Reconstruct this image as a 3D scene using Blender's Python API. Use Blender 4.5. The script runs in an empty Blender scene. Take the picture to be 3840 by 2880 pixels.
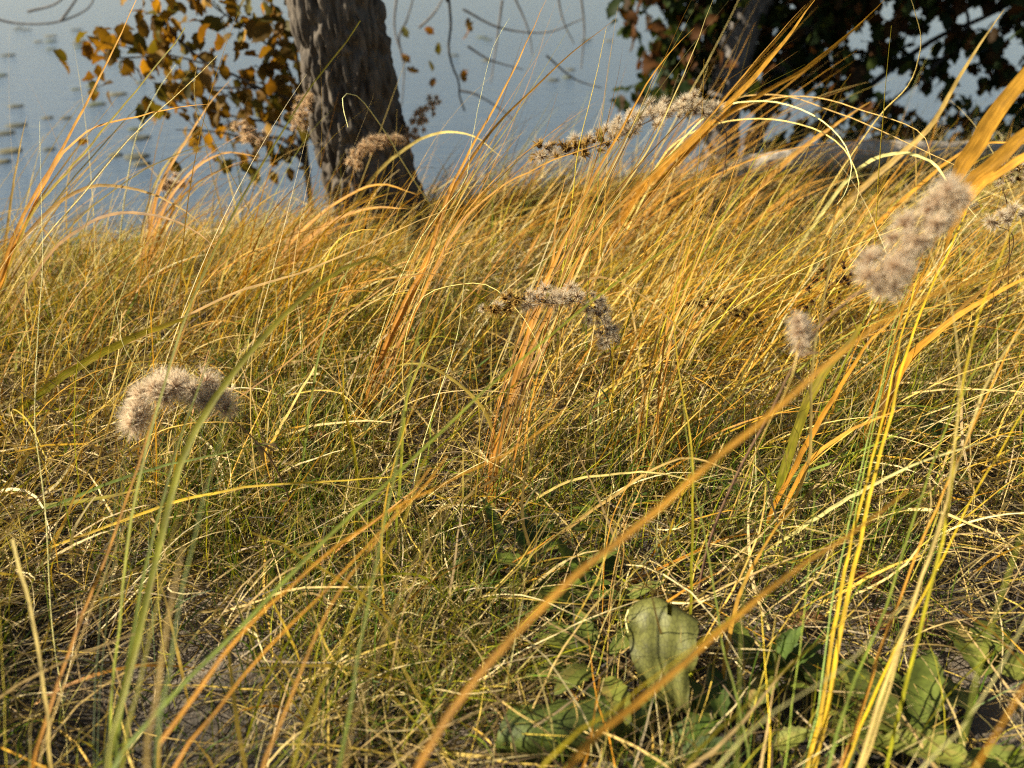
import bpy, math, random
import numpy as np
from mathutils import Vector, noise as mnoise

# ------------------------------------------------------------------ camera, sky, sun, exposure
random.seed(7)
rng = np.random.default_rng(11)
SC = bpy.context.scene
COL = SC.collection
H, PITCH, HFOV = 0.90, math.radians(30.0), math.radians(65.0)
FPX = 1920 / math.tan(HFOV / 2)
cam = bpy.data.cameras.new('camera')
cam.sensor_width = 36.0
cam.lens = 18.0 / math.tan(HFOV / 2)
cam.clip_start, cam.clip_end = 0.02, 2000.0
cam.dof.use_dof = True
cam.dof.focus_distance = 1.38
cam.dof.aperture_fstop = 2.8
camo = bpy.data.objects.new('camera', cam)
camo.location = (0, 0, H)
camo.rotation_euler = (math.pi / 2 - PITCH, 0, 0)
COL.objects.link(camo)
SC.camera = camo

SUN_EL, SUN_BACK = math.radians(31.0), math.radians(3.0)
SDIR = Vector((-math.cos(SUN_EL) * math.cos(SUN_BACK), -math.cos(SUN_EL) * math.sin(SUN_BACK), math.sin(SUN_EL)))
world = bpy.data.worlds.new('World')
SC.world = world
world.use_nodes = True
wn = world.node_tree
sky = wn.nodes.new('ShaderNodeTexSky')
sky.sky_type = 'NISHITA'
sky.sun_disc = False
sky.sun_elevation = SUN_EL
sky.sun_rotation = math.atan2(SDIR.x, SDIR.y)
sky.air_density, sky.dust_density = 1.0, 0.9
wn.links.new(sky.outputs[0], wn.nodes['Background'].inputs[0])
wn.nodes['Background'].inputs[1].default_value = 0.05
sun = bpy.data.lights.new('sun', 'SUN')
sun.energy = 5.0
sun.angle = math.radians(0.53)
sun.color = (1.0, 0.90, 0.74)
suno = bpy.data.objects.new('sun', sun)
suno.rotation_euler = SDIR.to_track_quat('Z', 'Y').to_euler()
suno.location = SDIR * 20
COL.objects.link(suno)
SC.view_settings.view_transform = 'Standard'
SC.view_settings.look = 'None'
SC.view_settings.gamma = 1.0
SC.view_settings.exposure = 1.55
SC.cycles.use_denoising = False
SC.cycles.filter_width = 1.2
SC.cycles.max_bounces = 7
SC.cycles.diffuse_bounces = 2
SC.cycles.glossy_bounces = 2
SC.cycles.transmission_bounces = 4
SC.cycles.caustics_reflective = False
SC.cycles.caustics_refractive = False

# ------------------------------------------------------------------ small helpers
K = 3840 / 2212.0                      # tracing notes are kept on a 2212 pixel wide print
CT, ST = math.cos(PITCH), math.sin(PITCH)
WATER_Z = -0.62


def edge_y(x):
    """y of the top of the bank, running away from the viewer to the right"""
    return 2.72 + 0.40 * np.clip(x, -6, 1.2) + 0.22 * np.clip(x - 1.2, 0, 30)


def ground_z(x, y):
    x = np.asarray(x, float); y = np.asarray(y, float)
    z = 0.010 * np.sin(x * 5.1 + 1.3 * np.sin(y * 3.3)) + 0.012 * np.sin(y * 4.7 + x * 2.1 + 0.5) + 0.006 * np.sin(x * 13 + y * 9)
    t = np.clip((y - edge_y(x)) / 1.5, 0, 1)
    z = z - 0.74 * t * t * (3 - 2 * t)
    z = z - 0.06 * np.clip(y - edge_y(x) - 1.5, 0, 60)
    return z


def px(vx, vy, d):
    """point at depth d (metres along the view axis) under a spot on the print"""
    xc = (vx * K - 1920) / FPX; yc = (1440 - vy * K) / FPX
    return Vector((xc * d, d * (CT + yc * ST), H + d * (yc * CT - ST)))


_DS = np.arange(0.3, 9.0, 0.004)


def gd(vx, vy):
    """depth at which the ray through a spot meets the ground"""
    xc = (vx * K - 1920) / FPX; yc = (1440 - vy * K) / FPX
    d = _DS
    under = H + d * (yc * CT - ST) <= ground_z(xc * d, d * (CT + yc * ST))
    return float(d[np.argmax(under)]) if under.any() else 6.0


def lin(c):
    return tuple(((v / 255) / 12.92 if v / 255 <= 0.04045 else ((v / 255 + 0.055) / 1.055) ** 2.4) for v in c)


def setcol(me, cols):
    a = me.color_attributes.new('Col', 'FLOAT_COLOR', 'POINT')
    c = np.ones((len(me.vertices), 4), np.float32)
    c[:, :3] = cols
    a.data.foreach_set('color', c.ravel())


def fast_mesh(name, verts, quads, cols=None, uv=None, smooth=True):
    me = bpy.data.meshes.new(name)
    verts = np.asarray(verts, np.float32); quads = np.asarray(quads, np.int32)
    n = quads.shape[1]
    me.vertices.add(len(verts)); me.vertices.foreach_set('co', verts.ravel())
    me.loops.add(quads.size); me.loops.foreach_set('vertex_index', quads.ravel())
    me.polygons.add(len(quads))
    me.polygons.foreach_set('loop_start', np.arange(0, quads.size, n, dtype=np.int32))
    me.update(calc_edges=True)
    if smooth:
        me.polygons.foreach_set('use_smooth', np.ones(len(quads), bool))
    if cols is not None:
        setcol(me, cols)
    if uv is not None:
        l = me.uv_layers.new(name='UVMap')
        l.data.foreach_set('uv', np.asarray(uv, np.float32)[quads.ravel()].ravel())
    me.validate()
    return me


def link(name, me, mat=None, parent=None):
    o = bpy.data.objects.new(name, me)
    COL.objects.link(o)
    if mat is not None and me is not None and len(me.materials) == 0:
        me.materials.append(mat)
    if parent is not None:
        o.parent = parent
    return o


def thing(name, label, cat, loc, group=None):
    o = bpy.data.objects.new(name, None)
    o.empty_display_size = 0.05
    o.location = loc
    COL.objects.link(o)
    tag(o, label, cat, group)
    return o


def tag(o, label=None, cat=None, group=None, kind=None):
    if label: o['label'] = label
    if cat: o['category'] = cat
    if group: o['group'] = group
    if kind: o['kind'] = kind
    return o


def crom(pts, n):
    """Catmull-Rom through the points, n samples evenly by length"""
    P = [np.array(p, float) for p in pts]
    if len(P) == 2:
        P = [P[0], (P[0] + P[1]) / 2, P[1]]
    P = [2 * P[0] - P[1]] + P + [2 * P[-1] - P[-2]]
    out = []
    for i in range(1, len(P) - 2):
        for t in np.linspace(0, 1, 9)[:-1]:
            a, b, c, d = P[i - 1:i + 3]
            out.append(0.5 * (2 * b + (c - a) * t + (2 * a - 5 * b + 4 * c - d) * t * t + (3 * b - a - 3 * c + d) * t ** 3))
    out.append(P[-2])
    out = np.array(out)
    s = np.r_[0, np.cumsum(np.linalg.norm(np.diff(out, axis=0), axis=1))]
    u = np.linspace(0, s[-1], n)
    return np.stack([np.interp(u, s, out[:, k]) for k in range(out.shape[1])], 1)


# ------------------------------------------------------------------ materials
def newmat(name):
    m = bpy.data.materials.new(name); m.use_nodes = True
    nt = m.node_tree
    return m, nt, nt.nodes['Principled BSDF'], nt.nodes['Material Output']


def leafy(name, trans=0.35, rough=0.5, spec=0.3, streak=0.0, stretch=(9, 0.7), blotch=0.25, scale=40, tcol=(1.05, 1.02, 0.62), veins=False):
    """vegetable tissue: colour from the plant, blotches, streaks along the blade, light passing through"""
    m, nt, b, out = newmat(name)
    N, L = nt.nodes, nt.links
    at = N.new('ShaderNodeAttribute'); at.attribute_name = 'Col'
    tc = N.new('ShaderNodeTexCoord')
    nz = N.new('ShaderNodeTexNoise'); nz.inputs['Scale'].default_value = scale; nz.inputs['Detail'].default_value = 3
    L.new(tc.outputs['Object'], nz.inputs['Vector'])
    mr = N.new('ShaderNodeMapRange'); mr.inputs[1].default_value = 0.3; mr.inputs[2].default_value = 0.7
    mr.inputs[3].default_value = 1 - blotch; mr.inputs[4].default_value = 1 + blotch * 0.5
    L.new(nz.outputs[0], mr.inputs[0])
    mul = N.new('ShaderNodeVectorMath'); mul.operation = 'SCALE'
    L.new(at.outputs['Color'], mul.inputs[0]); L.new(mr.outputs[0], mul.inputs['Scale'])
    last = mul.outputs[0]
    if streak or veins:
        uvn = N.new('ShaderNodeUVMap')
        mp = N.new('ShaderNodeMapping'); mp.inputs['Scale'].default_value = (stretch[0], stretch[1], 1)
        L.new(uvn.outputs[0], mp.inputs[0])
        if veins:
            n2 = N.new('ShaderNodeTexVoronoi'); n2.feature = 'DISTANCE_TO_EDGE'; n2.inputs['Scale'].default_value = 1.0
            L.new(mp.outputs[0], n2.inputs['Vector'])
            m2 = N.new('ShaderNodeMapRange'); m2.inputs[1].default_value = 0.0; m2.inputs[2].default_value = 0.10
            m2.inputs[3].default_value = 0.5; m2.inputs[4].default_value = 1.0
            L.new(n2.outputs['Distance'], m2.inputs[0])
        else:
            n2 = N.new('ShaderNodeTexNoise'); n2.inputs['Scale'].default_value = 1.0; n2.inputs['Detail'].default_value = 2
            L.new(mp.outputs[0], n2.inputs['Vector'])
            m2 = N.new('ShaderNodeMapRange'); m2.inputs[1].default_value = 0.3; m2.inputs[2].default_value = 0.7
            m2.inputs[3].default_value = 1 - streak; m2.inputs[4].default_value = 1 + streak * 0.4
            L.new(n2.outputs[0], m2.inputs[0])
        mu2 = N.new('ShaderNodeVectorMath'); mu2.operation = 'SCALE'
        L.new(last, mu2.inputs[0]); L.new(m2.outputs[0], mu2.inputs['Scale'])
        last = mu2.outputs[0]
        bp = N.new('ShaderNodeBump'); bp.inputs['Strength'].default_value = 0.5; bp.inputs['Distance'].default_value = 0.0006
        L.new(m2.outputs[0], bp.inputs['Height']); L.new(bp.outputs[0], b.inputs['Normal'])
    if streak and not veins:
        mp3 = N.new('ShaderNodeMapping'); mp3.inputs['Scale'].default_value = (1.3, 0.16, 1)
        L.new(uvn.outputs[0], mp3.inputs[0])
        n4 = N.new('ShaderNodeTexNoise'); n4.inputs['Scale'].default_value = 1.0; n4.inputs['Detail'].default_value = 5; n4.inputs['Roughness'].default_value = 0.65
        L.new(mp3.outputs[0], n4.inputs['Vector'])
        m4 = N.new('ShaderNodeMapRange'); m4.inputs[1].default_value = 0.55; m4.inputs[2].default_value = 0.72; m4.inputs[3].default_value = 0.0; m4.inputs[4].default_value = 0.65
        L.new(n4.outputs[0], m4.inputs[0])
        mxb = N.new('ShaderNodeMix'); mxb.data_type = 'RGBA'; mxb.inputs[7].default_value = (0.30, 0.17, 0.06, 1)
        L.new(m4.outputs[0], mxb.inputs[0]); L.new(last, mxb.inputs[6])
        last = mxb.outputs[2]
    L.new(last, b.inputs['Base Color'])
    b.inputs['Roughness'].default_value = rough
    b.inputs['Specular IOR Level'].default_value = spec
    tr = N.new('ShaderNodeBsdfTranslucent')
    tm = N.new('ShaderNodeVectorMath'); tm.operation = 'MULTIPLY'; tm.inputs[1].default_value = tcol
    L.new(last, tm.inputs[0]); L.new(tm.outputs[0], tr.inputs['Color'])
    mx = N.new('ShaderNodeMixShader'); mx.inputs[0].default_value = trans
    L.new(b.outputs[0], mx.inputs[1]); L.new(tr.outputs[0], mx.inputs[2]); L.new(mx.outputs[0], out.inputs['Surface'])
    return m


M_GRASS = leafy('fine_grass', 0.33, 0.55, 0.25, blotch=0.3, scale=60)
M_BLADE = leafy('long_blade', 0.45, 0.55, 0.2, streak=0.45, stretch=(7, 0.35), blotch=0.4, scale=28)
M_STEM = leafy('dry_stem', 0.0, 0.6, 0.25, blotch=0.35, scale=70)
M_FLUFF = leafy('seed_fluff', 0.6, 0.7, 0.1, blotch=0.2, scale=50, tcol=(1, 0.95, 0.85))
M_HERB = leafy('herb_leaf', 0.2, 0.6, 0.18, streak=0.22, stretch=(5, 8), blotch=0.35, scale=45, tcol=(1.1, 1.2, 0.4))
M_BIGLEAF = leafy('leathery_leaf', 0.16, 0.55, 0.25, stretch=(17, 20), blotch=0.45, scale=26, tcol=(1.1, 1.1, 0.4), veins=True)
M_TREELEAF = leafy('tree_leaf', 0.45, 0.6, 0.12, blotch=0.3, scale=20, tcol=(1.2, 1.0, 0.4))


def soil_mat():
    m, nt, b, out = newmat('sandy_soil')
    N, L = nt.nodes, nt.links
    tc = N.new('ShaderNodeTexCoord')
    n1 = N.new('ShaderNodeTexNoise'); n1.inputs['Scale'].default_value = 9; n1.inputs['Detail'].default_value = 8; n1.inputs['Roughness'].default_value = 0.7
    n2 = N.new('ShaderNodeTexNoise'); n2.inputs['Scale'].default_value = 220; n2.inputs['Detail'].default_value = 4
    L.new(tc.outputs['Object'], n1.inputs['Vector']); L.new(tc.outputs['Object'], n2.inputs['Vector'])
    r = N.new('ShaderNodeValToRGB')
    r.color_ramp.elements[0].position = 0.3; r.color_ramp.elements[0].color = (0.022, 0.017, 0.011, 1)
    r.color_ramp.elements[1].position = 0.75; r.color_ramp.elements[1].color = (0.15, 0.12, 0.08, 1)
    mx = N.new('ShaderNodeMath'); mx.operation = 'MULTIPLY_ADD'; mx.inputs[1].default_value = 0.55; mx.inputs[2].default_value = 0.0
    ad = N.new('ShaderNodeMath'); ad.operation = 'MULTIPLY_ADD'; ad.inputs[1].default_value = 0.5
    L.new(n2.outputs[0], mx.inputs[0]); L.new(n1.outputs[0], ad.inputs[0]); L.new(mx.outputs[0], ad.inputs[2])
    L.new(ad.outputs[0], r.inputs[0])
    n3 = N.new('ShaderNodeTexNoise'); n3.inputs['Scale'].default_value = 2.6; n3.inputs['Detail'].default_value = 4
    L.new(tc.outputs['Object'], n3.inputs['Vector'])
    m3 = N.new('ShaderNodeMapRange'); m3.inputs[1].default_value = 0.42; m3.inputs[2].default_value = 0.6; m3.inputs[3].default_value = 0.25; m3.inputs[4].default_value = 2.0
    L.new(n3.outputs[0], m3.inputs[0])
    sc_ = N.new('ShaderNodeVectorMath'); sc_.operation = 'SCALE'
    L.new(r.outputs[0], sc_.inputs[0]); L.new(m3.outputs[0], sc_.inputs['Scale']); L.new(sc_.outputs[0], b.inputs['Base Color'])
    b.inputs['Roughness'].default_value = 0.95
    bp = N.new('ShaderNodeBump'); bp.inputs['Strength'].default_value = 0.9; bp.inputs['Distance'].default_value = 0.004
    L.new(n2.outputs[0], bp.inputs['Height']); L.new(bp.outputs[0], b.inputs['Normal'])
    return m


def water_mat():
    m, nt, b, out = newmat('lake_water')
    N, L = nt.nodes, nt.links
    tc = N.new('ShaderNodeTexCoord')
    mp = N.new('ShaderNodeMapping'); mp.inputs['Scale'].default_value = (1.2, 4.2, 1)
    L.new(tc.outputs['Object'], mp.inputs[0])
    n1 = N.new('ShaderNodeTexNoise'); n1.inputs['Scale'].default_value = 1.9; n1.inputs['Detail'].default_value = 7; n1.inputs['Roughness'].default_value = 0.62
    L.new(mp.outputs[0], n1.inputs['Vector'])
    bp = N.new('ShaderNodeBump'); bp.inputs['Strength'].default_value = 0.55; bp.inputs['Distance'].default_value = 0.035
    L.new(n1.outputs[0], bp.inputs['Height']); L.new(bp.outputs[0], b.inputs['Normal'])
    b.inputs['Base Color'].default_value = (0.05, 0.07, 0.09, 1)
    b.inputs['Roughness'].default_value = 0.08
    b.inputs['IOR'].default_value = 1.45
    b.inputs['Specular IOR Level'].default_value = 0.6
    return m


def bark_mat(name, c0, c1):
    m, nt, b, out = newmat(name)
    N, L = nt.nodes, nt.links
    tc = N.new('ShaderNodeTexCoord')
    mp = N.new('ShaderNodeMapping'); mp.inputs['Scale'].default_value = (1, 1, 0.35)
    L.new(tc.outputs['Object'], mp.inputs[0])
    n1 = N.new('ShaderNodeTexNoise'); n1.inputs['Scale'].default_value = 34; n1.inputs['Detail'].default_value = 8; n1.inputs['Roughness'].default_value = 0.7
    L.new(mp.outputs[0], n1.inputs['Vector'])
    r = N.new('ShaderNodeValToRGB')
    r.color_ramp.elements[0].position = 0.33; r.color_ramp.elements[0].color = (*c0, 1)
    r.color_ramp.elements[1].position = 0.68; r.color_ramp.elements[1].color = (*c1, 1)
    L.new(n1.outputs[0], r.inputs[0]); L.new(r.outputs[0], b.inputs['Base Color'])
    b.inputs['Roughness'].default_value = 0.9
    b.inputs['Specular IOR Level'].default_value = 0.15
    bp = N.new('ShaderNodeBump'); bp.inputs['Strength'].default_value = 0.8; bp.inputs['Distance'].default_value = 0.006
    L.new(n1.outputs[0], bp.inputs['Height']); L.new(bp.outputs[0], b.inputs['Normal'])
    return m


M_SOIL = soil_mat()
M_WATER = water_mat()
M_BARK = bark_mat('oak_bark', (0.02, 0.016, 0.012), (0.13, 0.108, 0.08))
M_BARK2 = bark_mat('weathered_bark', (0.05, 0.045, 0.04), (0.20, 0.18, 0.155))
M_LOG = bark_mat('driftwood', (0.15, 0.125, 0.09), (0.5, 0.43, 0.33))
M_TWIG = bark_mat('twig_bark', (0.02, 0.018, 0.015), (0.07, 0.06, 0.05))

# ------------------------------------------------------------------ the setting: ground and lake
xs = np.r_[-60, -30, -12, -6, np.linspace(-4, 4.5, 171), 7, 12, 30, 60]
ys = np.r_[-60, -25, -8, -3, -1, np.linspace(-0.2, 6.5, 141), 8, 12, 20]
X, Y = np.meshgrid(xs, ys)
Z = ground_z(X, Y)
nx, ny = len(xs), len(ys)
fine = (np.abs(X) < 4.6) & (Y < 6.6) & (Y > -0.3)
for j in range(ny):
    for i in range(nx):
        if fine[j, i]:
            Z[j, i] += 0.012 * mnoise.noise((X[j, i] * 9, Y[j, i] * 9, 0.3)) + 0.006 * mnoise.noise((X[j, i] * 31, Y[j, i] * 31, 1.7))
ii = np.arange(nx * ny).reshape(ny, nx)
q = np.stack([ii[:-1, :-1], ii[:-1, 1:], ii[1:, 1:], ii[1:, :-1]], -1).reshape(-1, 4)
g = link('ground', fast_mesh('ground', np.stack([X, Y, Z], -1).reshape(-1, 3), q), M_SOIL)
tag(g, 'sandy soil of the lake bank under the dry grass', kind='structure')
wv = np.array([[-700, -2, WATER_Z], [700, -2, WATER_Z], [700, 900, WATER_Z], [-700, 900, WATER_Z]])
w = link('lake_water', fast_mesh('lake_water', wv, np.array([[0, 1, 2, 3]])), M_WATER)
tag(w, 'calm grey blue lake beyond the bank', kind='structure')


# ------------------------------------------------------------------ tubes, blades and leaves
def tube_mesh(name, pts, radii, sides=7, col=None, cap=True, mat=None):
    pts = np.asarray(pts, float); n = len(pts)
    radii = np.broadcast_to(np.asarray(radii, float), (n,))
    T = np.gradient(pts, axis=0); T /= np.linalg.norm(T, axis=1)[:, None] + 1e-9
    ref = np.array([0.31, 0.87, 0.38])
    A = np.cross(T, ref); A /= np.linalg.norm(A, axis=1)[:, None] + 1e-9
    B = np.cross(T, A)
    an = np.linspace(0, 2 * np.pi, sides, endpoint=False)
    V = pts[:, None] + radii[:, None, None] * (np.cos(an)[None, :, None] * A[:, None] + np.sin(an)[None, :, None] * B[:, None])
    idx = np.arange(n * sides).reshape(n, sides)
    nx2 = np.roll(idx, -1, axis=1)
    Q = np.stack([idx[:-1], nx2[:-1], nx2[1:], idx[1:]], -1).reshape(-1, 4)
    cols = None
    if col is not None:
        c = np.asarray(col, float)
        cols = np.repeat(c if c.ndim == 2 else np.tile(c, (n, 1)), sides, axis=0)
    return V.reshape(-1, 3), Q, cols


def blade_geo(pts, width, c0, c1, fold=0.25, nref=None, profile='blade', twist=0.0, cmid=None):
    """a folded grass blade (three verts across) along pts"""
    n = len(pts)
    T = np.gradient(pts, axis=0); T /= np.linalg.norm(T, axis=1)[:, None] + 1e-9
    if nref is None:
        nref = np.array([0, -0.8, 0.5]) + rng.normal(0, 0.45, 3)
    W = np.cross(T, nref); W /= np.linalg.norm(W, axis=1)[:, None] + 1e-9
    Nn = np.cross(W, T)
    t = np.linspace(0, 1, n)
    if twist:
        a = twist * t + 0.3 * np.sin(t * 5)
        W2 = W * np.cos(a)[:, None] + Nn * np.sin(a)[:, None]
        Nn = np.cross(W2, T); W = W2
    if profile == 'blade':
        w = np.minimum(1, 0.55 + 1.6 * t) * np.clip((1 - t) / 0.55, 0, 1) ** 0.7
    elif profile == 'wide':
        w = np.minimum(1, 0.3 + 2.5 * t) * np.clip((1.05 - t) / 0.4, 0, 1) ** 0.6
    elif profile == 'flag':
        w = (0.16 + 0.84 * np.clip((t - 0.62) / 0.1, 0, 1)) * np.clip((1.08 - t) / 0.3, 0, 1) ** 0.6
    elif profile == 'cut':
        w = np.minimum(1, 0.7 + 1.2 * t)
    else:
        w = 1 - 0.75 * t
    w = np.maximum(w, 0.05) * width / 2
    V = np.stack([pts - W * w[:, None] + Nn * (fold * w)[:, None], pts, pts + W * w[:, None] + Nn * (fold * w)[:, None]], 1)
    idx = np.arange(3 * n).reshape(n, 3)
    Q = np.concatenate([np.stack([idx[:-1, k], idx[:-1, k + 1], idx[1:, k + 1], idx[1:, k]], -1) for k in (0, 1)])
    c0, c1 = np.array(c0), np.array(c1)
    if cmid is None:
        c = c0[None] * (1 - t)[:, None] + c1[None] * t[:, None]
    else:
        cm = np.array(cmid); u = np.clip(t * 2, 0, 1)[:, None]; v = np.clip(t * 2 - 1, 0, 1)[:, None]
        c = (c0 * (1 - u) + cm * u) * (1 - v) + c1 * v
    cols = np.repeat(c, 3, axis=0)
    L = np.r_[0, np.cumsum(np.linalg.norm(np.diff(pts, axis=0), axis=1))] * 60 + rng.uniform(0, 90)
    uv = np.stack([np.tile([0, 0.5, 1], n) + rng.uniform(0, 40), np.repeat(L, 3)], 1)
    return V.reshape(-1, 3), Q, cols, uv


def on_ground(p):
    return Vector((p[0], p[1], float(ground_z(p[0], p[1])) - 0.004))


def path3d(vpts, d0=None, d1=None):
    """3-D run of a traced blade. d0 None: the first spot stands on the ground; else the run is carried on down to the ground"""
    grounded = d0 is None
    if grounded:
        d0 = gd(*vpts[0])
    if d1 is None:
        d1 = d0 * 0.97
    v = np.array(vpts, float)
    s = np.r_[0, np.cumsum(np.linalg.norm(np.diff(v, axis=0), axis=1))]; s /= s[-1]
    pts = [px(a, b, d0 + (d1 - d0) * t) for (a, b), t in zip(vpts, s)]
    if not grounded:
        t = (pts[0] - pts[1]).normalized()
        p, ext = pts[0].copy(), []
        dirn = (t * 0.75 + Vector((0, 0.05, -0.6))).normalized()
        if dirn.z > -0.35:
            dirn = Vector((dirn.x, dirn.y, -0.35)).normalized()
        L = max(0.02, (p.z - float(ground_z(p.x, p.y))) / -dirn.z)
        ext = [p + dirn * L, p + dirn * L * 0.5]
        pts = ext + pts
    pts[0] = on_ground(pts[0])
    return [np.array(p) for p in pts]


PAL = {
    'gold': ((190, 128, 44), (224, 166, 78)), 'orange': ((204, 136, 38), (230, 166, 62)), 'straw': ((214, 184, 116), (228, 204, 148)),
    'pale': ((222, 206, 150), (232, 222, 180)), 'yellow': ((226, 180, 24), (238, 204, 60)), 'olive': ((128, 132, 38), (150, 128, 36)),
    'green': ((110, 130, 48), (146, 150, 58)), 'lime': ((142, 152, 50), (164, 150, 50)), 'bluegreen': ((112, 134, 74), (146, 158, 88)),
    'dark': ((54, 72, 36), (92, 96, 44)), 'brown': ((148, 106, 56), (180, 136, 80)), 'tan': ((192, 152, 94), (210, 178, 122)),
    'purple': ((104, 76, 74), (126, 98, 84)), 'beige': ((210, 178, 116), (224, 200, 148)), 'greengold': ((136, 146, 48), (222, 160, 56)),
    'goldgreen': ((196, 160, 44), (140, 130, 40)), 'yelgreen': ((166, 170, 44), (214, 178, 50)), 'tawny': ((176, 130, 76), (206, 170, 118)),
}


HUE = np.array([0.90, 0.92, 0.60])


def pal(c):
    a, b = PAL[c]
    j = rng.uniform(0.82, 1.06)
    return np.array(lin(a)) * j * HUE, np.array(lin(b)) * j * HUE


def add_blade(root, vpts, width_v, col, d0=None, d1=None, profile='blade', n=22, fold=0.22, kind='blade', twist=0.0, nref=None, sag=0.0):
    """width_v: width on the print at the first traced spot's depth"""
    pts = path3d(vpts, d0, d1)
    return blade_from_path(root, pts, width_v * K * (d0 or gd(*vpts[0])) / FPX, col, profile, n, fold, kind, twist, nref)


def blade_from_path(root, pts, width, col, profile='blade', n=22, fold=0.22, kind='blade', twist=0.0, nref=None):
    P = crom(pts, n)
    wav = np.cumsum(rng.normal(0, 1, (n, 3)), axis=0); wav -= np.linspace(0, 1, n)[:, None] * wav[-1]
    P = P + wav * (0.0004 if kind == 'stalk' else 0.0009)
    loc = np.array(root.location)
    c0, c1 = pal(col)
    if kind == 'stalk':
        width *= 0.62
        t = np.linspace(0, 1, n)
        V, Q, C = tube_mesh('stalk', P, np.maximum(width / 2 * (1 - 0.8 * t ** 1.4), 0.00022), 5, c0[None] * (1 - t)[:, None] + c1[None] * t[:, None])
        me = fast_mesh('stalk', V - loc, Q, C)
        return link('stalk', me, M_STEM, root)
    if nref is None:
        vd = -(P[n // 2] - np.array([0, 0, H])); vd /= np.linalg.norm(vd)
        nref = vd + 0.6 * np.array(SDIR) + rng.normal(0, 0.3, 3)
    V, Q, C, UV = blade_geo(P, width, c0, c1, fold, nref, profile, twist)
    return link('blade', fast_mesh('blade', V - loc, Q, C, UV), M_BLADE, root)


def tuft(label, group=None, at=None, name='grass_tuft', cat='grass'):
    return thing(name, label, cat, at, group)


def fan(root, spines, n, widths, cols, jit=10, d1j=0.06, d0=None, prof='blade', baser=20, lenj=(0.72, 1.05), d1=None):
    """n blades between neighbouring traced spines, all rising from the root of the first ones"""
    m = 9
    S = [crom([np.array(p, float) for p in s], m) for s in spines]
    for k in range(n):
        u = rng.uniform(0, len(S) - 1.001); i = int(u); f = u - i
        sp = S[i] * (1 - f) + S[i + 1] * f if len(S) > 1 else S[0].copy()
        cut = rng.uniform(*lenj)
        sp = crom([p for p in sp], m)
        tt = np.linspace(0, 1, m)
        off = rng.normal(0, jit, 2)
        bow = rng.normal(0, jit * 0.8)
        sp = sp + tt[:, None] ** 1.5 * off[None] + (np.sin(tt * np.pi) * bow)[:, None] * np.array([0.8, 0.5])
        sp = sp + (1 - tt)[:, None] * np.array([rng.normal(0, baser), rng.normal(0, baser * 0.4)])
        keep = max(4, int(round(m * min(cut, 1.0))))
        sp = sp[:keep]
        dd0 = d0 if d0 is not None else gd(*sp[0])
        pts = path3d([tuple(p) for p in sp], d0 if d0 is None else dd0 * rng.uniform(0.96, 1.04), (d1 if d1 else dd0 * 0.98) + rng.normal(0, d1j))
        blade_from_path(root, pts, rng.uniform(*widths), cols[rng.integers(len(cols))], prof, 18, rng.uniform(0.1, 0.35), twist=rng.normal(0, 0.5))


def base_at(vx, vy, d=None):
    if d is None:
        d = gd(vx, vy)
    p = px(vx, vy, d)
    return on_ground(p)


# ------------------------------------------------------------------ uncountable ground cover (stuff)
def vnoise(x, y, s, seed):
    x = x * s + seed * 17.3; y = y * s + seed * 9.1
    xi, yi = np.floor(x).astype(int), np.floor(y).astype(int)
    fx, fy = x - xi, y - yi
    fx = fx * fx * (3 - 2 * fx); fy = fy * fy * (3 - 2 * fy)
    def h(a, b):
        v = np.sin(a * 127.1 + b * 311.7 + seed * 74.7) * 43758.5453
        return v - np.floor(v)
    return (h(xi, yi) * (1 - fx) + h(xi + 1, yi) * fx) * (1 - fy) + (h(xi, yi + 1) * (1 - fx) + h(xi + 1, yi + 1) * fx) * fy


def scatter(n, y0, y1, margin=0.55, dens=None, beyond=0.9):
    """n spots on the bank in and around the view"""
    out = np.zeros((0, 2))
    while len(out) < n:
        x = rng.uniform(-3.0, 4.0, n * 3); y = rng.uniform(y0, y1, n * 3)
        ok = (np.abs(x) < 0.74 * y + margin) & (y < edge_y(x) + beyond)
        if dens is not None:
            ok &= rng.uniform(0, 1, len(x)) < dens(x, y)
        out = np.r_[out, np.stack([x, y], 1)[ok]]
    return out[:n]


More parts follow.
